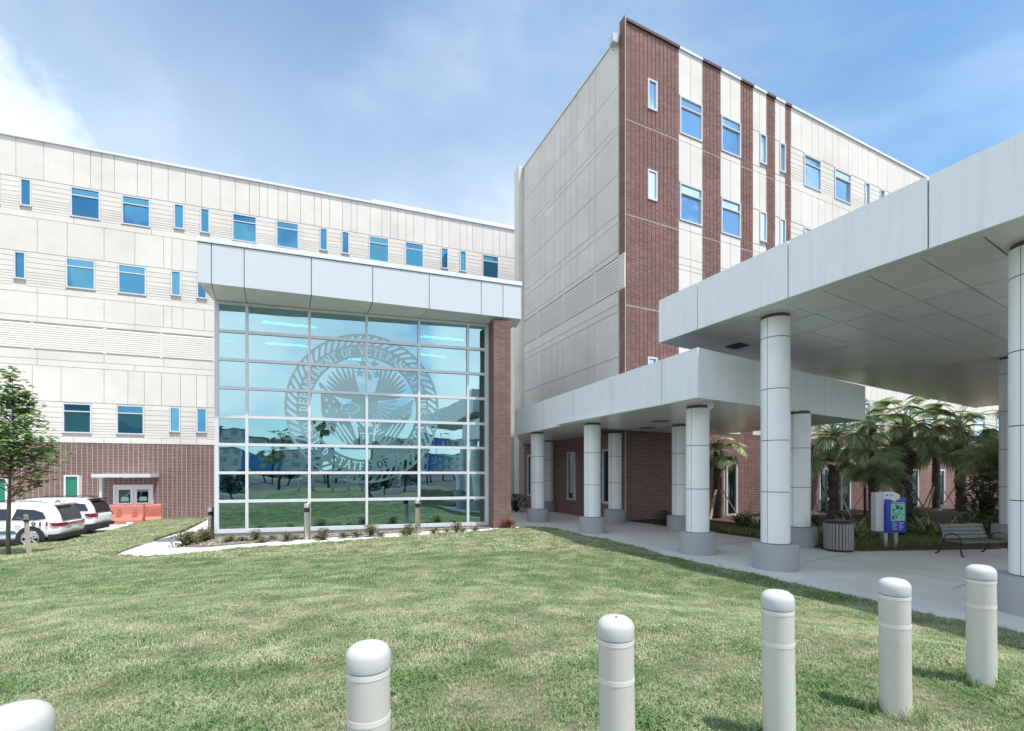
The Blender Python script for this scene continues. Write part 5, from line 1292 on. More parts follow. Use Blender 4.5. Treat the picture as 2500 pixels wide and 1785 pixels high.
# ================================================================== LITTER BIN, MAP KIOSK, BENCH
b0 = at(2051, 1349); bx, by = b0.x * 1.02, b0.y * 1.025; bg = gz(bx, by)
binn = thing('litter_bin', 'round grey-slatted litter bin with a dark lid beside the white column', 'litter bin', (bx, by, bg))
rb_ = 0.335; hb_ = 0.82
for k in range(28):
    a = 2 * math.pi * k / 28; mb = MB(); w_ = 0.029
    ca, sa = math.cos(a), math.sin(a)
    c = [(rb_ * ca - s_ * w_ * sa + d * ca, rb_ * sa + s_ * w_ * ca + d * sa, z) for z in (0.06, hb_ - 0.06) for s_, d in ((-1, .02), (1, .02), (1, 0), (-1, 0))]
    mb.hexa(c); o = mb.build('slat', 'can_slat', None); o.parent = binn
for nm, pr in (('liner', [(rb_ - .01, .04), (rb_ - .01, hb_ - .05)]), ('base_ring', [(rb_ + .015, 0), (rb_ + .02, .05)]), ('lid', [(rb_ + .02, hb_ - .06), (rb_ + .025, hb_ - .02), (rb_ - .05, hb_ + .02), (rb_ - .14, hb_ + .03)])):
    mb = MB(); mb.lathe(pr, 36); o = mb.build(nm, 'black_paint', None); o.parent = binn

k0 = at(2178, 1341); kx, ky = k0.x, k0.y + 0.2; kg = gz(kx, ky)
ks = F / ky    # pixels per metre
kio = thing('map_kiosk', 'blue and grey map sign on two posts with a green map panel', 'sign', (kx, ky, kg), rot=R(10)); kio.scale = (.80, .86, .90); kio.location.x += 0.1
def kp(n, m, *b_):
    mb = MB()
    for b in b_: mb.box(*b)
    o = mb.build(n, m, None); o.parent = kio; return o
kp('post', 'steel', (-.33, -.17, -.06, .06, 0, .55)); kp('post', 'steel', (.10, .26, -.06, .06, 0, .55))
kp('footing', 'concrete', (-.62, .5, -.22, .22, -.03, .02))
kp('cabinet', 'kiosk_grey', (-.62, -.28, -.02, .16, .55, 1.78))
mb = MB(); mb.prism([(0, 0)] * 3, 0, 0) if False else None
pf = [(-.30, 1.40), (-.30, 1.79), (.10, 1.79), (.38, 1.70), (.38, 1.40)]
mb.add([(x, -.03, z) for x, z in pf] + [(x, .14, z) for x, z in pf], [tuple(range(5)), tuple(range(9, 4, -1))] + [(i, i + 5, (i + 1) % 5 + 5, (i + 1) % 5) for i in range(5)]); o = mb.build('header', 'kiosk_white', None); o.parent = kio
wave = [(-.28 + i * .84 / 24, 1.52 + 0.045 * math.cos(i / 24 * 2 * math.pi * 1.15 - .6) + (0.03 if i > 13 else 0)) for i in range(25)]
pf = [(-.28, .50)] + wave + [(.56, .50)]
m_n = len(pf); mb = MB(); mb.add([(x, -.10, z) for x, z in pf] + [(x, .10, z) for x, z in pf], [tuple(range(m_n - 1, -1, -1)), tuple(range(m_n, 2 * m_n))] + [(i, (i + 1) % m_n, (i + 1) % m_n + m_n, i + m_n) for i in range(m_n)]); o = mb.build('blue_panel', 'blue_panel', None); o.parent = kio
mp = kp('map', 'map_green', (-.09, .49, -.108, -.101, .87, 1.42))
rk = random.Random(5)
mb = MB()
for (x, z, w_, h_) in ((.10, 1.24, .16, .12), (-.02, 1.20, .08, .06), (.30, 1.22, .10, .09), (-.05, .92, .10, .12), (.10, .95, .06, .10), (.25, 1.10, .08, .03), (.0, 1.06, .10, .03), (.18, 1.05, .04, .06), (.36, 1.05, .08, .03), (.05, 1.36, .14, .02), (.30, .95, .05, .02)):
    mb.box(x, x + w_, -.113, -.109, z, z + h_)
for _ in range(16):
    a = rk.uniform(0, 3.14); x, z = .14 + .16 * math.cos(a * 2), 1.22 + .11 * math.sin(a * 2); mb.box(x - .02, x + .02, -.113, -.109, z - .01, z + .012)
o = mb.build('map_buildings', 'map_dark', None); o.parent = mp
mb = MB()
for c_, x in ((0, -.03), (1, .24)):
    for i in range(6): mb.box(x, x + (.20 if (i + c_) % 3 else .13), -.106, -.101, .82 - i * .042 - .012, .82 - i * .042)
mb.box(-.07, .46, -.106, -.101, 1.445, 1.46); o = mb.build('text_lines', 'print_white', None); o.parent = kio
mb = MB(); mb.box(-.22, -.14, -.036, -.031, 1.66, 1.71); mb.box(-.10, .08, -.036, -.031, 1.695, 1.705); mb.box(-.10, .12, -.036, -.031, 1.665, 1.675); o = mb.build('header_print', 'blue_panel', None); o.parent = kio

# bench facing the viewer's left-front
q0, q1, q2, q3 = at(2305, 1355), at(2363, 1364), at(2448, 1357), at(2390, 1351)
cxb, cyb = (q0.x + q1.x + q2.x + q3.x) / 4, (q0.y + q1.y + q2.y + q3.y) / 4 + .1
bxs = None
bench = thing('park_bench', 'dark iron bench with grey slats and curved arms under the high canopy', 'bench', (cxb, cyb, gz(cxb, cyb)), rot=R(8))
Lb = 1.75
def bpart(n, m, mb): o = mb.build(n, m, None); o.parent = bench; return o
for i, z in enumerate((0.50, 0.615, 0.73, 0.84)):   # back slats
    yb = 0.24 + 0.11 * i / 3 + 0.03; mb = MB(); mb.hexa([(-Lb / 2 + .05, yb, z), (Lb / 2 - .05, yb, z), (Lb / 2 - .05, yb + .03, z), (-Lb / 2 + .05, yb + .03, z), (-Lb / 2 + .05, yb + .03, z + .095), (Lb / 2 - .05, yb + .03, z + .095), (Lb / 2 - .05, yb + .06, z + .095), (-Lb / 2 + .05, yb + .06, z + .095)]); bpart('back_slat', 'bench_slat', mb)
for i in range(5):
    yb = -0.30 + i * 0.105; mb = MB(); mb.box(-Lb / 2 + .04, Lb / 2 - .04, yb, yb + .085, .425 - (0.015 if i in (2, 3) else 0), .455 - (0.015 if i in (2, 3) else 0)); bpart('seat_slat', 'bench_slat', mb)
bench.scale = (.84, .84, .84); bench.location.x += 0.12
for s_ in (-1, 1):
    x = s_ * (Lb / 2 - .02)
    mb = MB(); mb.tube([(x, -.38, 0.015), (x, -.33, .05), (x, -.29, .22), (x, -.30, .42)], [.03, .024, .022, .022], 8); bpart('leg', 'bench_iron', mb)
    mb = MB(); mb.tube([(x, .46, 0.015), (x, .38, .06), (x, .27, .25), (x, .24, .42), (x, .28, .65), (x, .38, .95)], [.03, .024, .022, .022, .02, .018], 8); bpart('leg', 'bench_iron', mb)
    mb = MB(); mb.tube([(x, -.30, .42)] + [(x, -.06 - .27 * math.cos(t), .47 + .22 * math.sin(t)) for t in np.linspace(0, math.pi, 11)] + [(x, .24, .43)], .015, 7); bpart('armrest', 'bench_iron', mb)
    mb = MB(); mb.tube([(x, -.30, .41), (x, .0, .40), (x, .25, .42)], .018, 6); bpart('seat_rail', 'bench_iron', mb)
# ================================================================== PALMS AND PLANTS
def fan_frond(seed, L=1.05, fan=0.62, droop=0.5):
    r_ = random.Random(seed); mb = MB()
    pet = [(0, 0, 0)]; n = 7; x = z = 0; a = R(r_.uniform(20, 40))
    for i in range(n): x += math.cos(a) * L / n; z += math.sin(a) * L / n; a -= R(7 + droop * 6); pet.append((x, 0, z))
    mb.tube(pet, [.016] * 4 + [.012] * 4, 4)
    tip = Vector(pet[-1]); d = Vector((math.cos(a), 0, math.sin(a)))
    k = 26
    for i in range(k):
        t = (i / (k - 1) - .5) * 2; b = t * R(118); ll = fan * (1.0 - 0.28 * abs(t)) * r_.uniform(.88, 1.08)
        dirv = Vector((math.cos(b) * d.x, math.sin(b), math.cos(b) * d.z)); side = Vector((-math.sin(b) * 1.0, math.cos(b), 0)).normalized()
        w = 0.019; p = tip.copy(); vs = []; seg = 4; dv = dirv.copy()
        for q in range(seg + 1):
            ww_ = w * (0.5 + 1.2 * math.sin(min(q / seg + .12, 1) * math.pi)) * (1 if q < seg else 0.1)
            vs += [tuple(p - side * ww_), tuple(p + side * ww_)]
            dv = (dv + Vector((0, 0, -0.15 - 0.42 * droop * q / seg * r_.uniform(.7, 1.4)))).normalized(); p = p + dv * ll / seg
        mb.add(vs, [(2 * q, 2 * q + 1, 2 * q + 3, 2 * q + 2) for q in range(seg)], rnd=[min(1, max(0, r_.gauss(.45, .22)))] * seg)
    return mb
def feather_frond(seed, L=2.1):
    r_ = random.Random(seed); mb = MB(); a = R(68); p = Vector((0, 0, 0)); pts = [p.copy()]; n = 16
    for i in range(n): p = p + Vector((math.cos(a), 0, math.sin(a))) * L / n; a -= R(6.5 + 4 * i / n); pts.append(p.copy())
    mb.tube(pts, [.02 * (1 - .8 * i / n) for i in range(n + 1)], 4)
    for i in range(2, n + 1):
        for h in (0, .5):
            j = min(i, n); q = pts[j - 1].lerp(pts[j], h); t = (i + h) / n; tang = (pts[j] - pts[j - 1]).normalized()
            ll = 0.55 * math.sin(min(t * 1.05 + .12, 1) * math.pi * .86 + .1) + .12
            for sg in (-1, 1):
                dv = (tang * .55 + Vector((0, sg, 0)) + Vector((0, 0, -.25))).normalized(); w = tang * .018; pp = q.copy(); vs = []
                for e in range(4):
                    ww_ = w * (1, 1.1, .8, .1)[e]; vs += [tuple(pp - ww_), tuple(pp + ww_)]; dv = (dv + Vector((0, 0, -.30))).normalized(); pp = pp + dv * ll / 3 * r_.uniform(.9, 1.1)
                mb.add(vs, [(2 * e, 2 * e + 1, 2 * e + 3, 2 * e + 2) for e in range(3)], rnd=[min(1, max(0, r_.gauss(.5, .22)))] * 3)
    return mb
def mk(mb, name, m):
    o = mb.build(name, m, None, rndattr=True); me = o.data; bpy.data.objects.remove(o); return me
FAN = [mk(fan_frond(s, 1.0 + .1 * (s % 3), .66, .3 + .25 * (s % 3)), 'frond', 'palm_leaf') for s in range(4)]
FEA = [mk(feather_frond(s), 'frond', 'palm_leaf') for s in range(3)]
leafmat('dead_leaf', (0.10, 0.065, 0.035), (0.26, 0.18, 0.10), 0.2)
DEAD = [mk(fan_frond(9, .8, .5, 1.5), 'frond', 'dead_leaf')]
def inst(me, name, par, loc, rot, s=1.0):
    o = bpy.data.objects.new(name, me); col.objects.link(o); o.parent = par; o.location = loc; o.rotation_euler = rot; o.scale = (s, s, s); return o
def palm(u, y, ztop, label, nf=26, feather=False, s=1.0, seed=0, tr=0.17, props=True):
    x = (u - CX) / F * y; g = gz(x, y); h = ztop - g; r_ = random.Random(seed)
    p = thing('palm_tree', label, 'palm', (x, y, g), 'palms behind the plaza')
    if not feather:
        mb = MB(); k = 14; mb.tube([(0.02 * math.sin(i), 0, h * i / k - .05) for i in range(k + 1)], [tr * (1.12 if i % 2 else .95) for i in range(k + 1)], 12)
        o = mb.build('trunk', 'palm_trunk', None); o.parent = p
        mb = MB()
        for i in range(int(h / .11)):    # old leaf bases
            for j in range(5):
                a = j * 1.2566 + i * .63 + r_.uniform(-.2, .2); z = i * .11 + r_.uniform(0, .05); ca, sa = math.cos(a), math.sin(a)
                if z > h: continue
                mb.add([(tr * .95 * ca - .05 * sa, tr * .95 * sa + .05 * ca, z), (tr * .95 * ca + .05 * sa, tr * .95 * sa - .05 * ca, z), ((tr + .07) * ca, (tr + .07) * sa, z + .15), (tr * .9 * ca, tr * .9 * sa, z + .06)], [(0, 1, 2), (0, 2, 3), (1, 3, 2)], rnd=r_.random())
        o = mb.build('leaf_bases', 'palm_trunk', None); o.parent = p
        for i in range(nf):
            t = i / nf; pitch = R(-66 + 118 * t ** .85); a = i * 2.39996 + r_.uniform(-.2, .2)
            inst(FAN[i % 4], 'frond', p, (0, 0, h), (0, pitch, a), s * r_.uniform(.85, 1.12))
        for i in range(3): inst(DEAD[0], 'frond', p, (0, 0, h - .15), (0, R(70 + 8 * i), r_.uniform(0, 6.28)), s)['label'] = 'dead brown hanging frond'
        if props:
            for i in range(3):
                a = i * 2.1 + .9 + seed; mb = MB(); c = Vector((math.cos(a), math.sin(a), 0)); A_ = c * 0.95; B_ = c * (tr + .03) + Vector((0, 0, 1.35)); sd = Vector((-c.y, c.x, 0)) * .045; up__ = Vector((0, 0, .03))
                mb.hexa([tuple(A_ - sd), tuple(A_ + sd), tuple(A_ + sd + c * .04), tuple(A_ - sd + c * .04), tuple(B_ - sd), tuple(B_ + sd), tuple(B_ + sd + c * .04), tuple(B_ - sd + c * .04)])
                o = mb.build('brace', 'stake_wood', None); o.parent = p
    else:
        for j in range(4):
            bx_, by_ = r_.gauss(0, .25), r_.gauss(0, .25); hh = h * r_.uniform(.5, .85)
            mb = MB(); mb.tube([(bx_, by_, -.05), (bx_ * 1.2, by_ * 1.2, hh)], .05, 8); o = mb.build('stem', 'palm_trunk', None); o.parent = p
            for i in range(9): inst(FEA[i % 3], 'frond', p, (bx_ * 1.2, by_ * 1.2, hh), (0, R(-25 + 62 * (i / 9)), i * 2.4 + r_.uniform(-.3, .3)), s * r_.uniform(.8, 1.1))
    return p
palm(1752, 23.2, 2.75, 'dark-trunked palm with hanging fans seen between the two white columns', 20, s=.95, seed=1)
palm(2034, 22.5, 3.4, 'fan palm with braced trunk directly behind the litter bin', 30, s=1.45, seed=2, tr=.22)
palm(2209, 24.5, 3.95, 'fan palm with thick grey trunk behind the map sign, its crown highest', 32, s=1.6, seed=3, tr=.30)
palm(2345, 27.0, 4.1, 'fan palm behind the bench, its trunk held by a strapped brace', 28, s=1.6, seed=4, tr=.22)
palm(2130, 26.5, 4.2, 'fan palm half hidden between two nearer palms behind the kiosk', 22, s=1.5, seed=8)
palm(2285, 29.0, 4.6, 'farthest fan palm close to the brick tower wall', 16, s=1.5, seed=9)
palm(2462, 22.5, 3.0, 'feathery green palm clump at the right, beside the far canopy column', feather=True, s=1.35, seed=5)
#palm(2275, 23.5, 2.4, 'feathery palm clump with drooping dark fronds between the fan palms', feather=True, s=1.1, seed=6)
palm(2120, 23.0, 2.3, 'feathery palm clump with one low hanging frond left of the map sign', feather=True, s=1.0, seed=7)

def rosette(seed, n=34, L=.75, w=.035, up_=.9):
    r_ = random.Random(seed); mb = MB()
    for i in range(n):
        a = r_.uniform(0, 6.28); el = R(r_.uniform(25, 85)) * up_; d = Vector((math.cos(a) * math.cos(el), math.sin(a) * math.cos(el), math.sin(el))); s_ = Vector((-math.sin(a), math.cos(a), 0)); p = Vector((0, 0, 0)); ll = L * r_.uniform(.7, 1.15); vs = []
        for q in range(6):
            ww_ = w * (.6, 1, 1.1, .9, .6, .05)[q]; vs += [tuple(p - s_ * ww_), tuple(p + s_ * ww_)]; d = (d + Vector((0, 0, -.24))).normalized(); p = p + d * ll / 5
        mb.add(vs, [(2 * q, 2 * q + 1, 2 * q + 3, 2 * q + 2) for q in range(5)], rnd=[r_.random()] * 5)
    return mb
ROS = [mk(rosette(s), 'strap_leaf_plant', 'strap_leaf') for s in range(3)]
def plant(me, name, label, cat, u, y, s, group, zoff=0.03, zf=None):
    x = (u - CX) / F * y; g = (gz(x, y) if zf is None else zf(x, y)) + zoff
    o = bpy.data.objects.new(name, me); col.objects.link(o); o.location = (x, y, g); o.scale = (s, s, s); o.rotation_euler = (0, 0, random.random() * 6.28); return tag(o, label, cat, group)
rp = random.Random(11)
grp = 'strap-leaved plants in the bed behind the plaza'
_sp = ((2085, 15.6, 1.2), (2098, 15.2, 1.15), (2122, 16.2, 1.15), (2066, 17.2, 1.1), (2008, 16.0, 1.1), (1992, 15.5, 1.0), (2288, 15.8, 1.25), (2310, 16.2, 1.15), (2265, 16.0, 1.2), (2340, 16.6, 1.1), (2390, 16.8, 1.1), (2240, 17.4, 1.0), (1830, 19.5, 1.1), (1800, 20.4, .9), (1845, 18.4, .95), (2420, 17.8, 1.1), (2160, 17.2, 1.1), (2365, 18.2, 1.2), (2072, 16.4, 1.15), (2138, 15.4, 1.1))
for i, (u, y, s) in enumerate(sorted(_sp)):
    plant(ROS[rp.randrange(3)], 'strap_leaf_plant', 'green strap-leaved plant behind the plaza, ' + nth(i, len(_sp)), 'plant', u, y, s, grp)
def bush(seed, n=260, rad=.45, hgt=.6, size=.07, m='shrub_leaf'):
    r_ = random.Random(seed); pts = []
    for _ in range(n):
        a = r_.uniform(0, 6.28); q = math.sqrt(r_.random()); z = r_.random() ** .8 * hgt; k = math.sqrt(max(0, 1 - (z / hgt) ** 2)) * .8 + .25; pts.append((math.cos(a) * q * rad * k, math.sin(a) * q * rad * k, z))
    random.seed(seed); mb = leaves_mesh(pts, size, 2, spread=.4)
    for p in pts[::4]:
        q = Vector(p); mb.tube([(0, 0, -.02), (q.x * .45, q.y * .45, q.z * .6), tuple(q)], [.012, .008, .004], 4)
    return mk(mb, 'bush', m)
BU = [bush(1), bush(2), bush(3, 180, .3, .4, .06, 'bed_leaf'), bush(4, 120, .26, .22, .06, 'bed_leaf'), bush(5, 900, .7, 1.6, .10), bush(6, 200, .35, .35, .08, 'bromeliad')]
def shrub(k, u, y, s, label, group='low dark shrubs behind the plaza', zf=None, zoff=.02): return plant(BU[k], 'bush', label, 'bush', u, y, s, group, zoff, zf)
_sp = ((1880, 18.6, 1.0), (1815, 19.0, .9), (2200, 16.8, .9), (2330, 15.5, .7), (2360, 17.6, 1.1), (2430, 16.0, 1.2), (2410, 18.0, 1.0), (2150, 18.4, 1.0), (2050, 19.0, 1.1), (1990, 18.0, 1.0), (2220, 20.0, 1.2))
for i, (u, y, s) in enumerate(sorted(_sp)):
    shrub(rp.randrange(2), u, y, s, 'dark low shrub among the palms, ' + nth(i, len(_sp)))
shrub(4, 2405, 19.0, 1.3, 'tall loose dark shrub beside the far canopy column', None)
shrub(0, 1622, 19.9, 1.0, 'small green shrub at the foot of the brick wall by the walkway', None)
shrub(1, 1290 - 30, 27.5, 1.6, 'dark shrub in the shade at the far end of the walkway', None)
# low bright ground cover along the plaza edge: nobody could count it
mb = MB(); r_ = random.Random(21)
edge2 = [at(u, v) for u, v in ((1999, 1341), (2105, 1346), (2200, 1345), (2300, 1343), (2430, 1341), (2560, 1340))]
for _ in range(5200):
    i = r_.randrange(5); p = Vector(edge2[i]).lerp(Vector(edge2[i + 1]), r_.random()); p = p + Vector((r_.gauss(0, .1), r_.uniform(.35, 1.6), 0)); g = gz(p.x, p.y) + .03; h = r_.uniform(.12, .30); a = r_.uniform(0, 6.28); l_ = Vector((math.cos(a), math.sin(a), 0)) * h * .5; s_ = Vector((-math.sin(a), math.cos(a), 0)) * .008
    mb.add([(p.x - s_.x, p.y - s_.y, g), (p.x + s_.x, p.y + s_.y, g), (p.x + l_.x, p.y + l_.y, g + h)], [(0, 1, 2)], rnd=r_.random())
edge3 = [at(u, v) for u, v in ((1620, 1281), (1733, 1299), (1857, 1316), (1900, 1322))]
for _ in range(2600):
    i = r_.randrange(3); p = Vector(edge3[i]).lerp(Vector(edge3[i + 1]), r_.random()); p = p + Vector((r_.uniform(.15, .9), r_.uniform(.1, .9), 0)); g = gz(p.x, p.y) + .03; h = r_.uniform(.12, .30); a = r_.uniform(0, 6.28); l_ = Vector((math.cos(a), math.sin(a), 0)) * h * .5; s_ = Vector((-math.sin(a), math.cos(a), 0)) * .008
    mb.add([(p.x - s_.x, p.y - s_.y, g), (p.x + s_.x, p.y + s_.y, g), (p.x + l_.x, p.y + l_.y, g + h)], [(0, 1, 2)], rnd=r_.random())
o = mb.build('ground_cover', 'bright_grass', None, rndattr=True); o['kind'] = 'stuff'; tag(o, 'low grassy ground cover along the edge of the plaza', 'ground cover')
# small straggly plants in the lobby bed
gb = 'small straggly plants in the bed before the lobby'
_sp = ((470, 16.3), (490, 16.9), (505, 17.1), (452, 15.8), (560, 16.3), (592, 16.5), (625, 16.6), (640, 16.2), (700, 16.4), (720, 16.8), (775, 16.9), (790, 16.6), (840, 17.0), (870, 17.1), (905, 17.3), (930, 17.1), (985, 17.5), (1000, 17.3), (1090, 17.9), (1115, 18.0), (1130, 17.8), (1060, 17.8), (665, 16.7), (1160, 18.2))
_sp = tuple(sorted(_sp[:4])) + tuple(sorted(_sp[4:]))
for i, (u, y) in enumerate(_sp):
    k = 3 if i % 3 else 2; lab = ('tufty green and yellow plant beside the left bollard light, ' + nth(i, 4)) if i < 4 else ('small straggly plant at the foot of the lobby glass, ' + nth(i - 4, len(_sp) - 4))
    plant(BU[k], 'bed_plant', lab, 'plant', u, y, (1.35 if i < 4 else rp.uniform(.6, 1.1)), gb if i >= 4 else 'tufty plants by the left bollard light', 0.03, zw)
plant(BU[5], 'red_plant', 'low plant with pink-red leaves at the foot of the brick pillar', 'plant', 1241, 18.9, 1.0, None, .0, zw)
# mulch chips and stones in the lobby bed
mb = MB(); cnt = 0
while cnt < 2600:
    u = r_.uniform(440, 1195); x, y = (lambda q: (q.x, q.y))(at(u, r_.uniform(1290, 1336)))
    if not in_bed(x, y): 
        cnt += .05; continue
    g = zw(x, y) + .03 + 0.02 * math.sin(x * 5) * math.sin(y * 7); a = r_.uniform(0, 3.14); l_, w_ = r_.uniform(.03, .09), r_.uniform(.01, .03); c, s = math.cos(a), math.sin(a); t_ = r_.uniform(-.02, .03)
    mb.add([(x - l_ * c, y - l_ * s, g + .005), (x + w_ * s, y - w_ * c, g + .012), (x + l_ * c, y + l_ * s, g + .01 + abs(t_)), (x - w_ * s, y + w_ * c, g + .02)], [(0, 1, 2, 3)], rnd=r_.random()); cnt += 1
leafmat('chips', (0.10, 0.075, 0.06), (0.42, 0.36, 0.30), 0.0)
o = mb.build('mulch_chips', 'chips', None, rndattr=True); o['kind'] = 'stuff'; tag(o, 'grey wood chips scattered over the bed before the lobby', 'mulch')

# ================================================================== ACROSS THE ROAD (seen in the lobby glass)
def apartment(name, label, x0, y0, ang, Lx, hgt, mats_, seed):
    r_ = random.Random(seed); b = thing(name, label, 'building', (x0, y0, GL), 'apartment houses across the road', ang)
    n = max(2, int(Lx / 7)); w = Lx / n
    for i in range(n):
        m = mats_[i % len(mats_)]; dpt = 0.0 if i % 2 else -1.2; hh = hgt + (0.9 if i % 3 == 0 else 0)
        mb = MB(); mb.box(i * w, (i + 1) * w, dpt, 14, 0, hh); o = mb.build('wall', m, None); o.parent = b
        mb = MB(); mb.box(i * w - .2, (i + 1) * w + .2, dpt - .5, 14, hh, hh + .3); o = mb.build('roof', 'apt_roof', None); o.parent = b
        for fl_ in range(4):
            z = 1.0 + fl_ * hgt / 4
            for q in (0.22, 0.62):
                mb = MB(); x = i * w + q * w; mb.box(x - .85, x + .85, dpt - .05, dpt + .02, z, z + 1.6); f = mb.build('window', 'frame_white', None); f.parent = b
                for e in (-1, 1):
                    mb = MB(); mb.box(x + e * .42 - .36, x + e * .42 + .36, dpt - .07, dpt - .052, z + .08, z + 1.52); g = mb.build('pane', 'glass_apt', None); g.parent = f
            if i % 2 == 0 and fl_:
                mb = MB(); mb.box(i * w + .8 * w - .1, i * w + w - .1, dpt - 1.3, dpt, z - .5, z - .3)
                for e in range(7): xx = i * w + .8 * w + e * (w * .2 - .2) / 6; mb.box(xx - .03, xx + .03, dpt - 1.3, dpt - 1.25, z - .3, z + .6)
                mb.box(i * w + .8 * w - .1, i * w + w - .1, dpt - 1.32, dpt - 1.24, z + .6, z + .68); o = mb.build('balcony', 'frame_white', None); o.parent = b
    return b
# facades look back towards the lobby (+Y)
apartment('apartment_house', 'grey and blue apartment house across the road, left in the lobby reflection', 16, -92, R(180 - 6) + 0, 34, 11.5, ['apt_grey', 'apt_blue'], 1).location = (50, -118, GL)
apartment('apartment_house', 'white and blue apartment house across the road, in the middle of the lobby reflection', 0, 0, R(180 - 24), 40, 11.0, ['apt_white', 'apt_grey', 'apt_blue'], 2).location = (100, -106, GL)
apartment('apartment_house', 'dark blue apartment house across the road, right in the lobby reflection', 0, 0, R(180 - 46), 36, 11.5, ['apt_blue', 'apt_white'], 3).location = (142, -70, GL)
TB = [bush(s + 20, 700, 2.3, 4.2, .42, 'shrub_leaf') for s in range(2)]
rt = random.Random(4)
tl_ = ['broad dark street tree across the road in the row reflected', 'rounder green street tree across the road in the row reflected']
NT = 19
for i in range(NT):
    bearing = R(6 + i * 2.5 + rt.uniform(-1, 1)); D = rt.uniform(50, 60); x, y = math.sin(bearing) * D, -math.cos(bearing) * D + 8
    t_ = thing('street_tree', tl_[i % 2] + ', ' + nth(i, NT), 'tree', (x, y, GL), 'street trees across the road')
    mb = MB(); mb.tube([(0, 0, 0), (.05, 0, 1.4), (0, .1, 3.4)], [.16, .13, .06], 8); o = mb.build('trunk', 'bark', None); o.parent = t_
    o = bpy.data.objects.new('crown', TB[i % 2]); col.objects.link(o); o.parent = t_; o.location = (0, 0, 1.2); sc__ = rt.uniform(.5, .85); o.scale = (sc__, sc__, sc__)
# tall palms and lamp posts seen reflected
for i, (x, y, hh) in enumerate(((10.5, -20, 8.6), (6.0, -24, 6.4))):
    p = thing('palm_tree', ['taller slender palm standing behind the viewer', 'shorter slender palm standing behind the viewer'][i], 'palm', (x, y, GL), 'palms behind the viewer')
    mb = MB(); mb.tube([(0, 0, 0), (.1, 0, hh * .5), (.05, 0, hh)], [.2, .15, .13], 10); o = mb.build('trunk', 'palm_trunk', None); o.parent = p
    for k in range(22): inst(FAN[k % 4], 'frond', p, (.05, 0, hh), (0, R(-60 + 130 * k / 22), k * 2.4), 1.3)
for i, (x, y) in enumerate(((16, -22), (30, -26))):
    p = thing('street_lamp', ['grey street lamp behind the viewer, nearer the palms', 'grey street lamp behind the viewer, farther along the road'][i], 'street lamp', (x, y, GL))
    mb = MB(); mb.tube([(0, 0, 0), (0, 0, 8)], [.09, .05], 8); mb.tube([(0, 0, 7.9), (1.2, 0, 8.05)], .035, 6); o = mb.build('pole', 'trim_black', None); o.parent = p
    mb = MB(); mb.box(.9, 1.5, -.14, .14, 7.98, 8.12); o = mb.build('lamp_head', 'trim_black', None); o.parent = p

# ================================================================== GRASS
def tuft(seed, n=11, h=.062, spread=.045, w=.0026, straw=.35):
    r_ = random.Random(seed); mb = MB()
    for i in range(n):
        a = r_.uniform(0, 6.28); q = spread * math.sqrt(r_.random()); x, y = math.cos(a) * q, math.sin(a) * q; hh = h * r_.uniform(.45, 1.25); b = r_.uniform(0, 6.28); ln = r_.uniform(.15, 1.0)
        s_ = Vector((-math.sin(b), math.cos(b), 0)) * w * r_.uniform(.7, 1.4); d = Vector((math.cos(b), math.sin(b), 0)) * hh * ln
        c = r_.random(); rn_ = r_.uniform(.62, 1.0) if c < straw else r_.uniform(0, .34)
        p0 = Vector((x, y, -.005)); p1 = p0 + d * .3 + Vector((0, 0, hh * .6)); p2 = p0 + d + Vector((0, 0, hh * (1 - .35 * ln)))
        mb.add([tuple(p0 - s_), tuple(p0 + s_), tuple(p1 + s_ * .85), tuple(p1 - s_ * .85), tuple(p2)], [(0, 1, 2, 3), (3, 2, 4)], rnd=[rn_, rn_])
    return mb
def tuft_obj(mb): 
    o = mb.build('grass_tuft', 'grass', None, rndattr=True); col.objects.unlink(o); return o
def scatter(name, pts, obj, scales, label):
    me = bpy.data.meshes.new(name); me.from_pydata(pts, [], [])
    a = me.attributes.new('sc', 'FLOAT', 'POINT'); a.data.foreach_set('value', np.array(scales, dtype=np.float32))
    a = me.attributes.new('ry', 'FLOAT', 'POINT'); a.data.foreach_set('value', (rng.random(len(pts)) * 6.283).astype(np.float32))
    o = bpy.data.objects.new(name, me); col.objects.link(o)
    ng = bpy.data.node_groups.new(name, 'GeometryNodeTree'); ng.interface.new_socket('Geometry', in_out='INPUT', socket_type='NodeSocketGeometry'); ng.interface.new_socket('Geometry', in_out='OUTPUT', socket_type='NodeSocketGeometry')
    gi = ng.nodes.new('NodeGroupInput'); go = ng.nodes.new('NodeGroupOutput'); ip = ng.nodes.new('GeometryNodeInstanceOnPoints'); oi = ng.nodes.new('GeometryNodeObjectInfo'); oi.inputs['Object'].default_value = obj
    a1 = ng.nodes.new('GeometryNodeInputNamedAttribute'); a1.data_type = 'FLOAT'; a1.inputs['Name'].default_value = 'sc'
    a2 = ng.nodes.new('GeometryNodeInputNamedAttribute'); a2.data_type = 'FLOAT'; a2.inputs['Name'].default_value = 'ry'
    cx_ = ng.nodes.new('ShaderNodeCombineXYZ'); ng.links.new(a2.outputs['Attribute'], cx_.inputs[2])
    ng.links.new(gi.outputs[0], ip.inputs['Points']); ng.links.new(oi.outputs['Geometry'], ip.inputs['Instance']); ng.links.new(a1.outputs['Attribute'], ip.inputs['Scale']); ng.links.new(cx_.outputs[0], ip.inputs['Rotation']); ng.links.new(ip.outputs[0], go.inputs[0])
    md = o.modifiers.new('grass', 'NODES'); md.node_group = ng; o['kind'] = 'stuff'; tag(o, label, 'grass'); return o
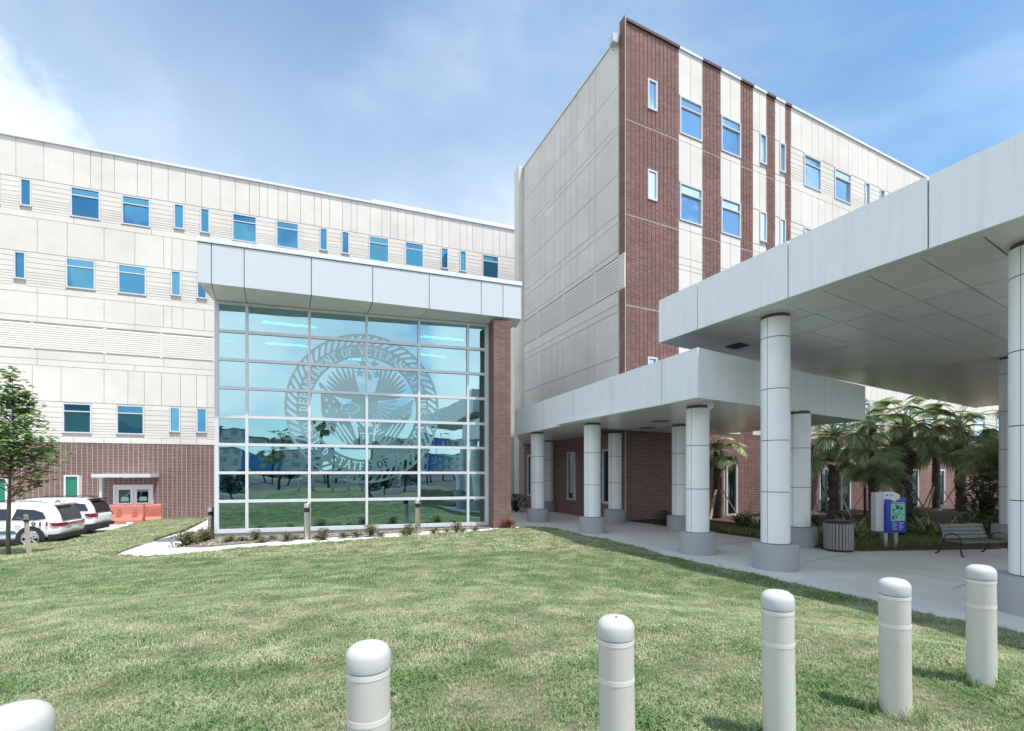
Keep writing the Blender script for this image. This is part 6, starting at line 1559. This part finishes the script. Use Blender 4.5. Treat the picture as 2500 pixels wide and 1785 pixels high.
def zl_np(X, Y):
    Z = np.zeros(len(X)); Wt = np.zeros(len(X))
    for cx_, cy_, cz_ in ctrl:
        w = ((X - cx_) ** 2 + (Y - cy_) ** 2 + .02) ** -1.6; Z += w * cz_; Wt += w
    return Z / Wt + LW + .012 * np.sin(X * 1.7 + Y * .6) * np.cos(Y * 1.3)
def inpoly_np(X, Y, poly):
    c = np.zeros(len(X), bool); n = len(poly)
    for i in range(n):
        (x1, y1), (x2, y2) = poly[i], poly[i - 1]
        if y1 == y2: continue
        c ^= ((y1 > Y) != (y2 > Y)) & (X < (x2 - x1) * (Y - y1) / (y2 - y1) + x1)
    return c
def points(y0, y1, dens, margin=1.12):
    A_ = margin * 2 * 1.06 * (y1 ** 2 - y0 ** 2) / 2; nn = int(A_ * dens); Y = np.sqrt(rng.random(nn) * (y1 ** 2 - y0 ** 2) + y0 ** 2); X = (rng.random(nn) * 2 - 1) * 1.06 * margin * Y
    k = inpoly_np(X, Y, lawn_poly); X, Y = X[k], Y[k]
    return X, Y
zones = [(1.15, 4.2, 1350, 0, .058), (4.2, 8.0, 650, 1, .060), (8.0, 13.0, 330, 2, .064), (13.0, 28.0, 170, 3, .068)]
TU = [tuft_obj(tuft(1, 12, .052, .045, .0030, .45)), tuft_obj(tuft(2, 13, .056, .060, .0042, .40)), tuft_obj(tuft(3, 16, .064, .095, .0056)), tuft_obj(tuft(4, 20, .068, .13, .0085))]
for y0, y1, dn, k, h in zones:
    X, Y = points(y0, y1, dn); Z = zl_np(X, Y)
    clump = 0.75 + 0.35 * np.sin(X * 3.1 + np.sin(Y * 2.3) * 2) * np.cos(Y * 2.7 + X) 
    scl = np.clip(clump * (0.8 + .4 * rng.random(len(X))), .45, 1.5)
    scatter('lawn_grass', np.stack([X, Y, Z], 1).tolist(), TU[k], scl, ['lawn grass nearest the viewer, green and straw blades', 'lawn grass in the middle distance', 'lawn grass farther off towards the walk', 'farthest lawn grass near the lobby and car park'][k])
# longer tufts round the bollard feet and along the walk edge
tall = tuft_obj(tuft(9, 14, .15, .05, .0035, .1))
pts = []; scs = []
for x, y in bpos:
    for i in range(26): a = rng.random() * 6.28; q = .105 + rng.random() * .05; px, py = x + q * math.cos(a), y + q * math.sin(a); pts.append((px, py, zl(px, py))); scs.append(.4 + .7 * rng.random())
eg = [Vector((p.x, p.y, 0)) for p in edgeR + edgeF]
for a, b in zip(eg[:-1], eg[1:]):
    L = (b - a).length; nv = Vector((-(b - a).y, (b - a).x, 0)).normalized()
    for i in range(int(L * 18)):
        p = a.lerp(b, rng.random()) + nv * (rng.random() * .25 - .03); s_ = zl(p.x, p.y); pts.append((p.x, p.y, s_ - .01)); scs.append(.35 + .6 * rng.random() ** 2)
scatter('edge_grass', pts, tall, scs, 'longer grass tufts round the bollards and along the walk edge')
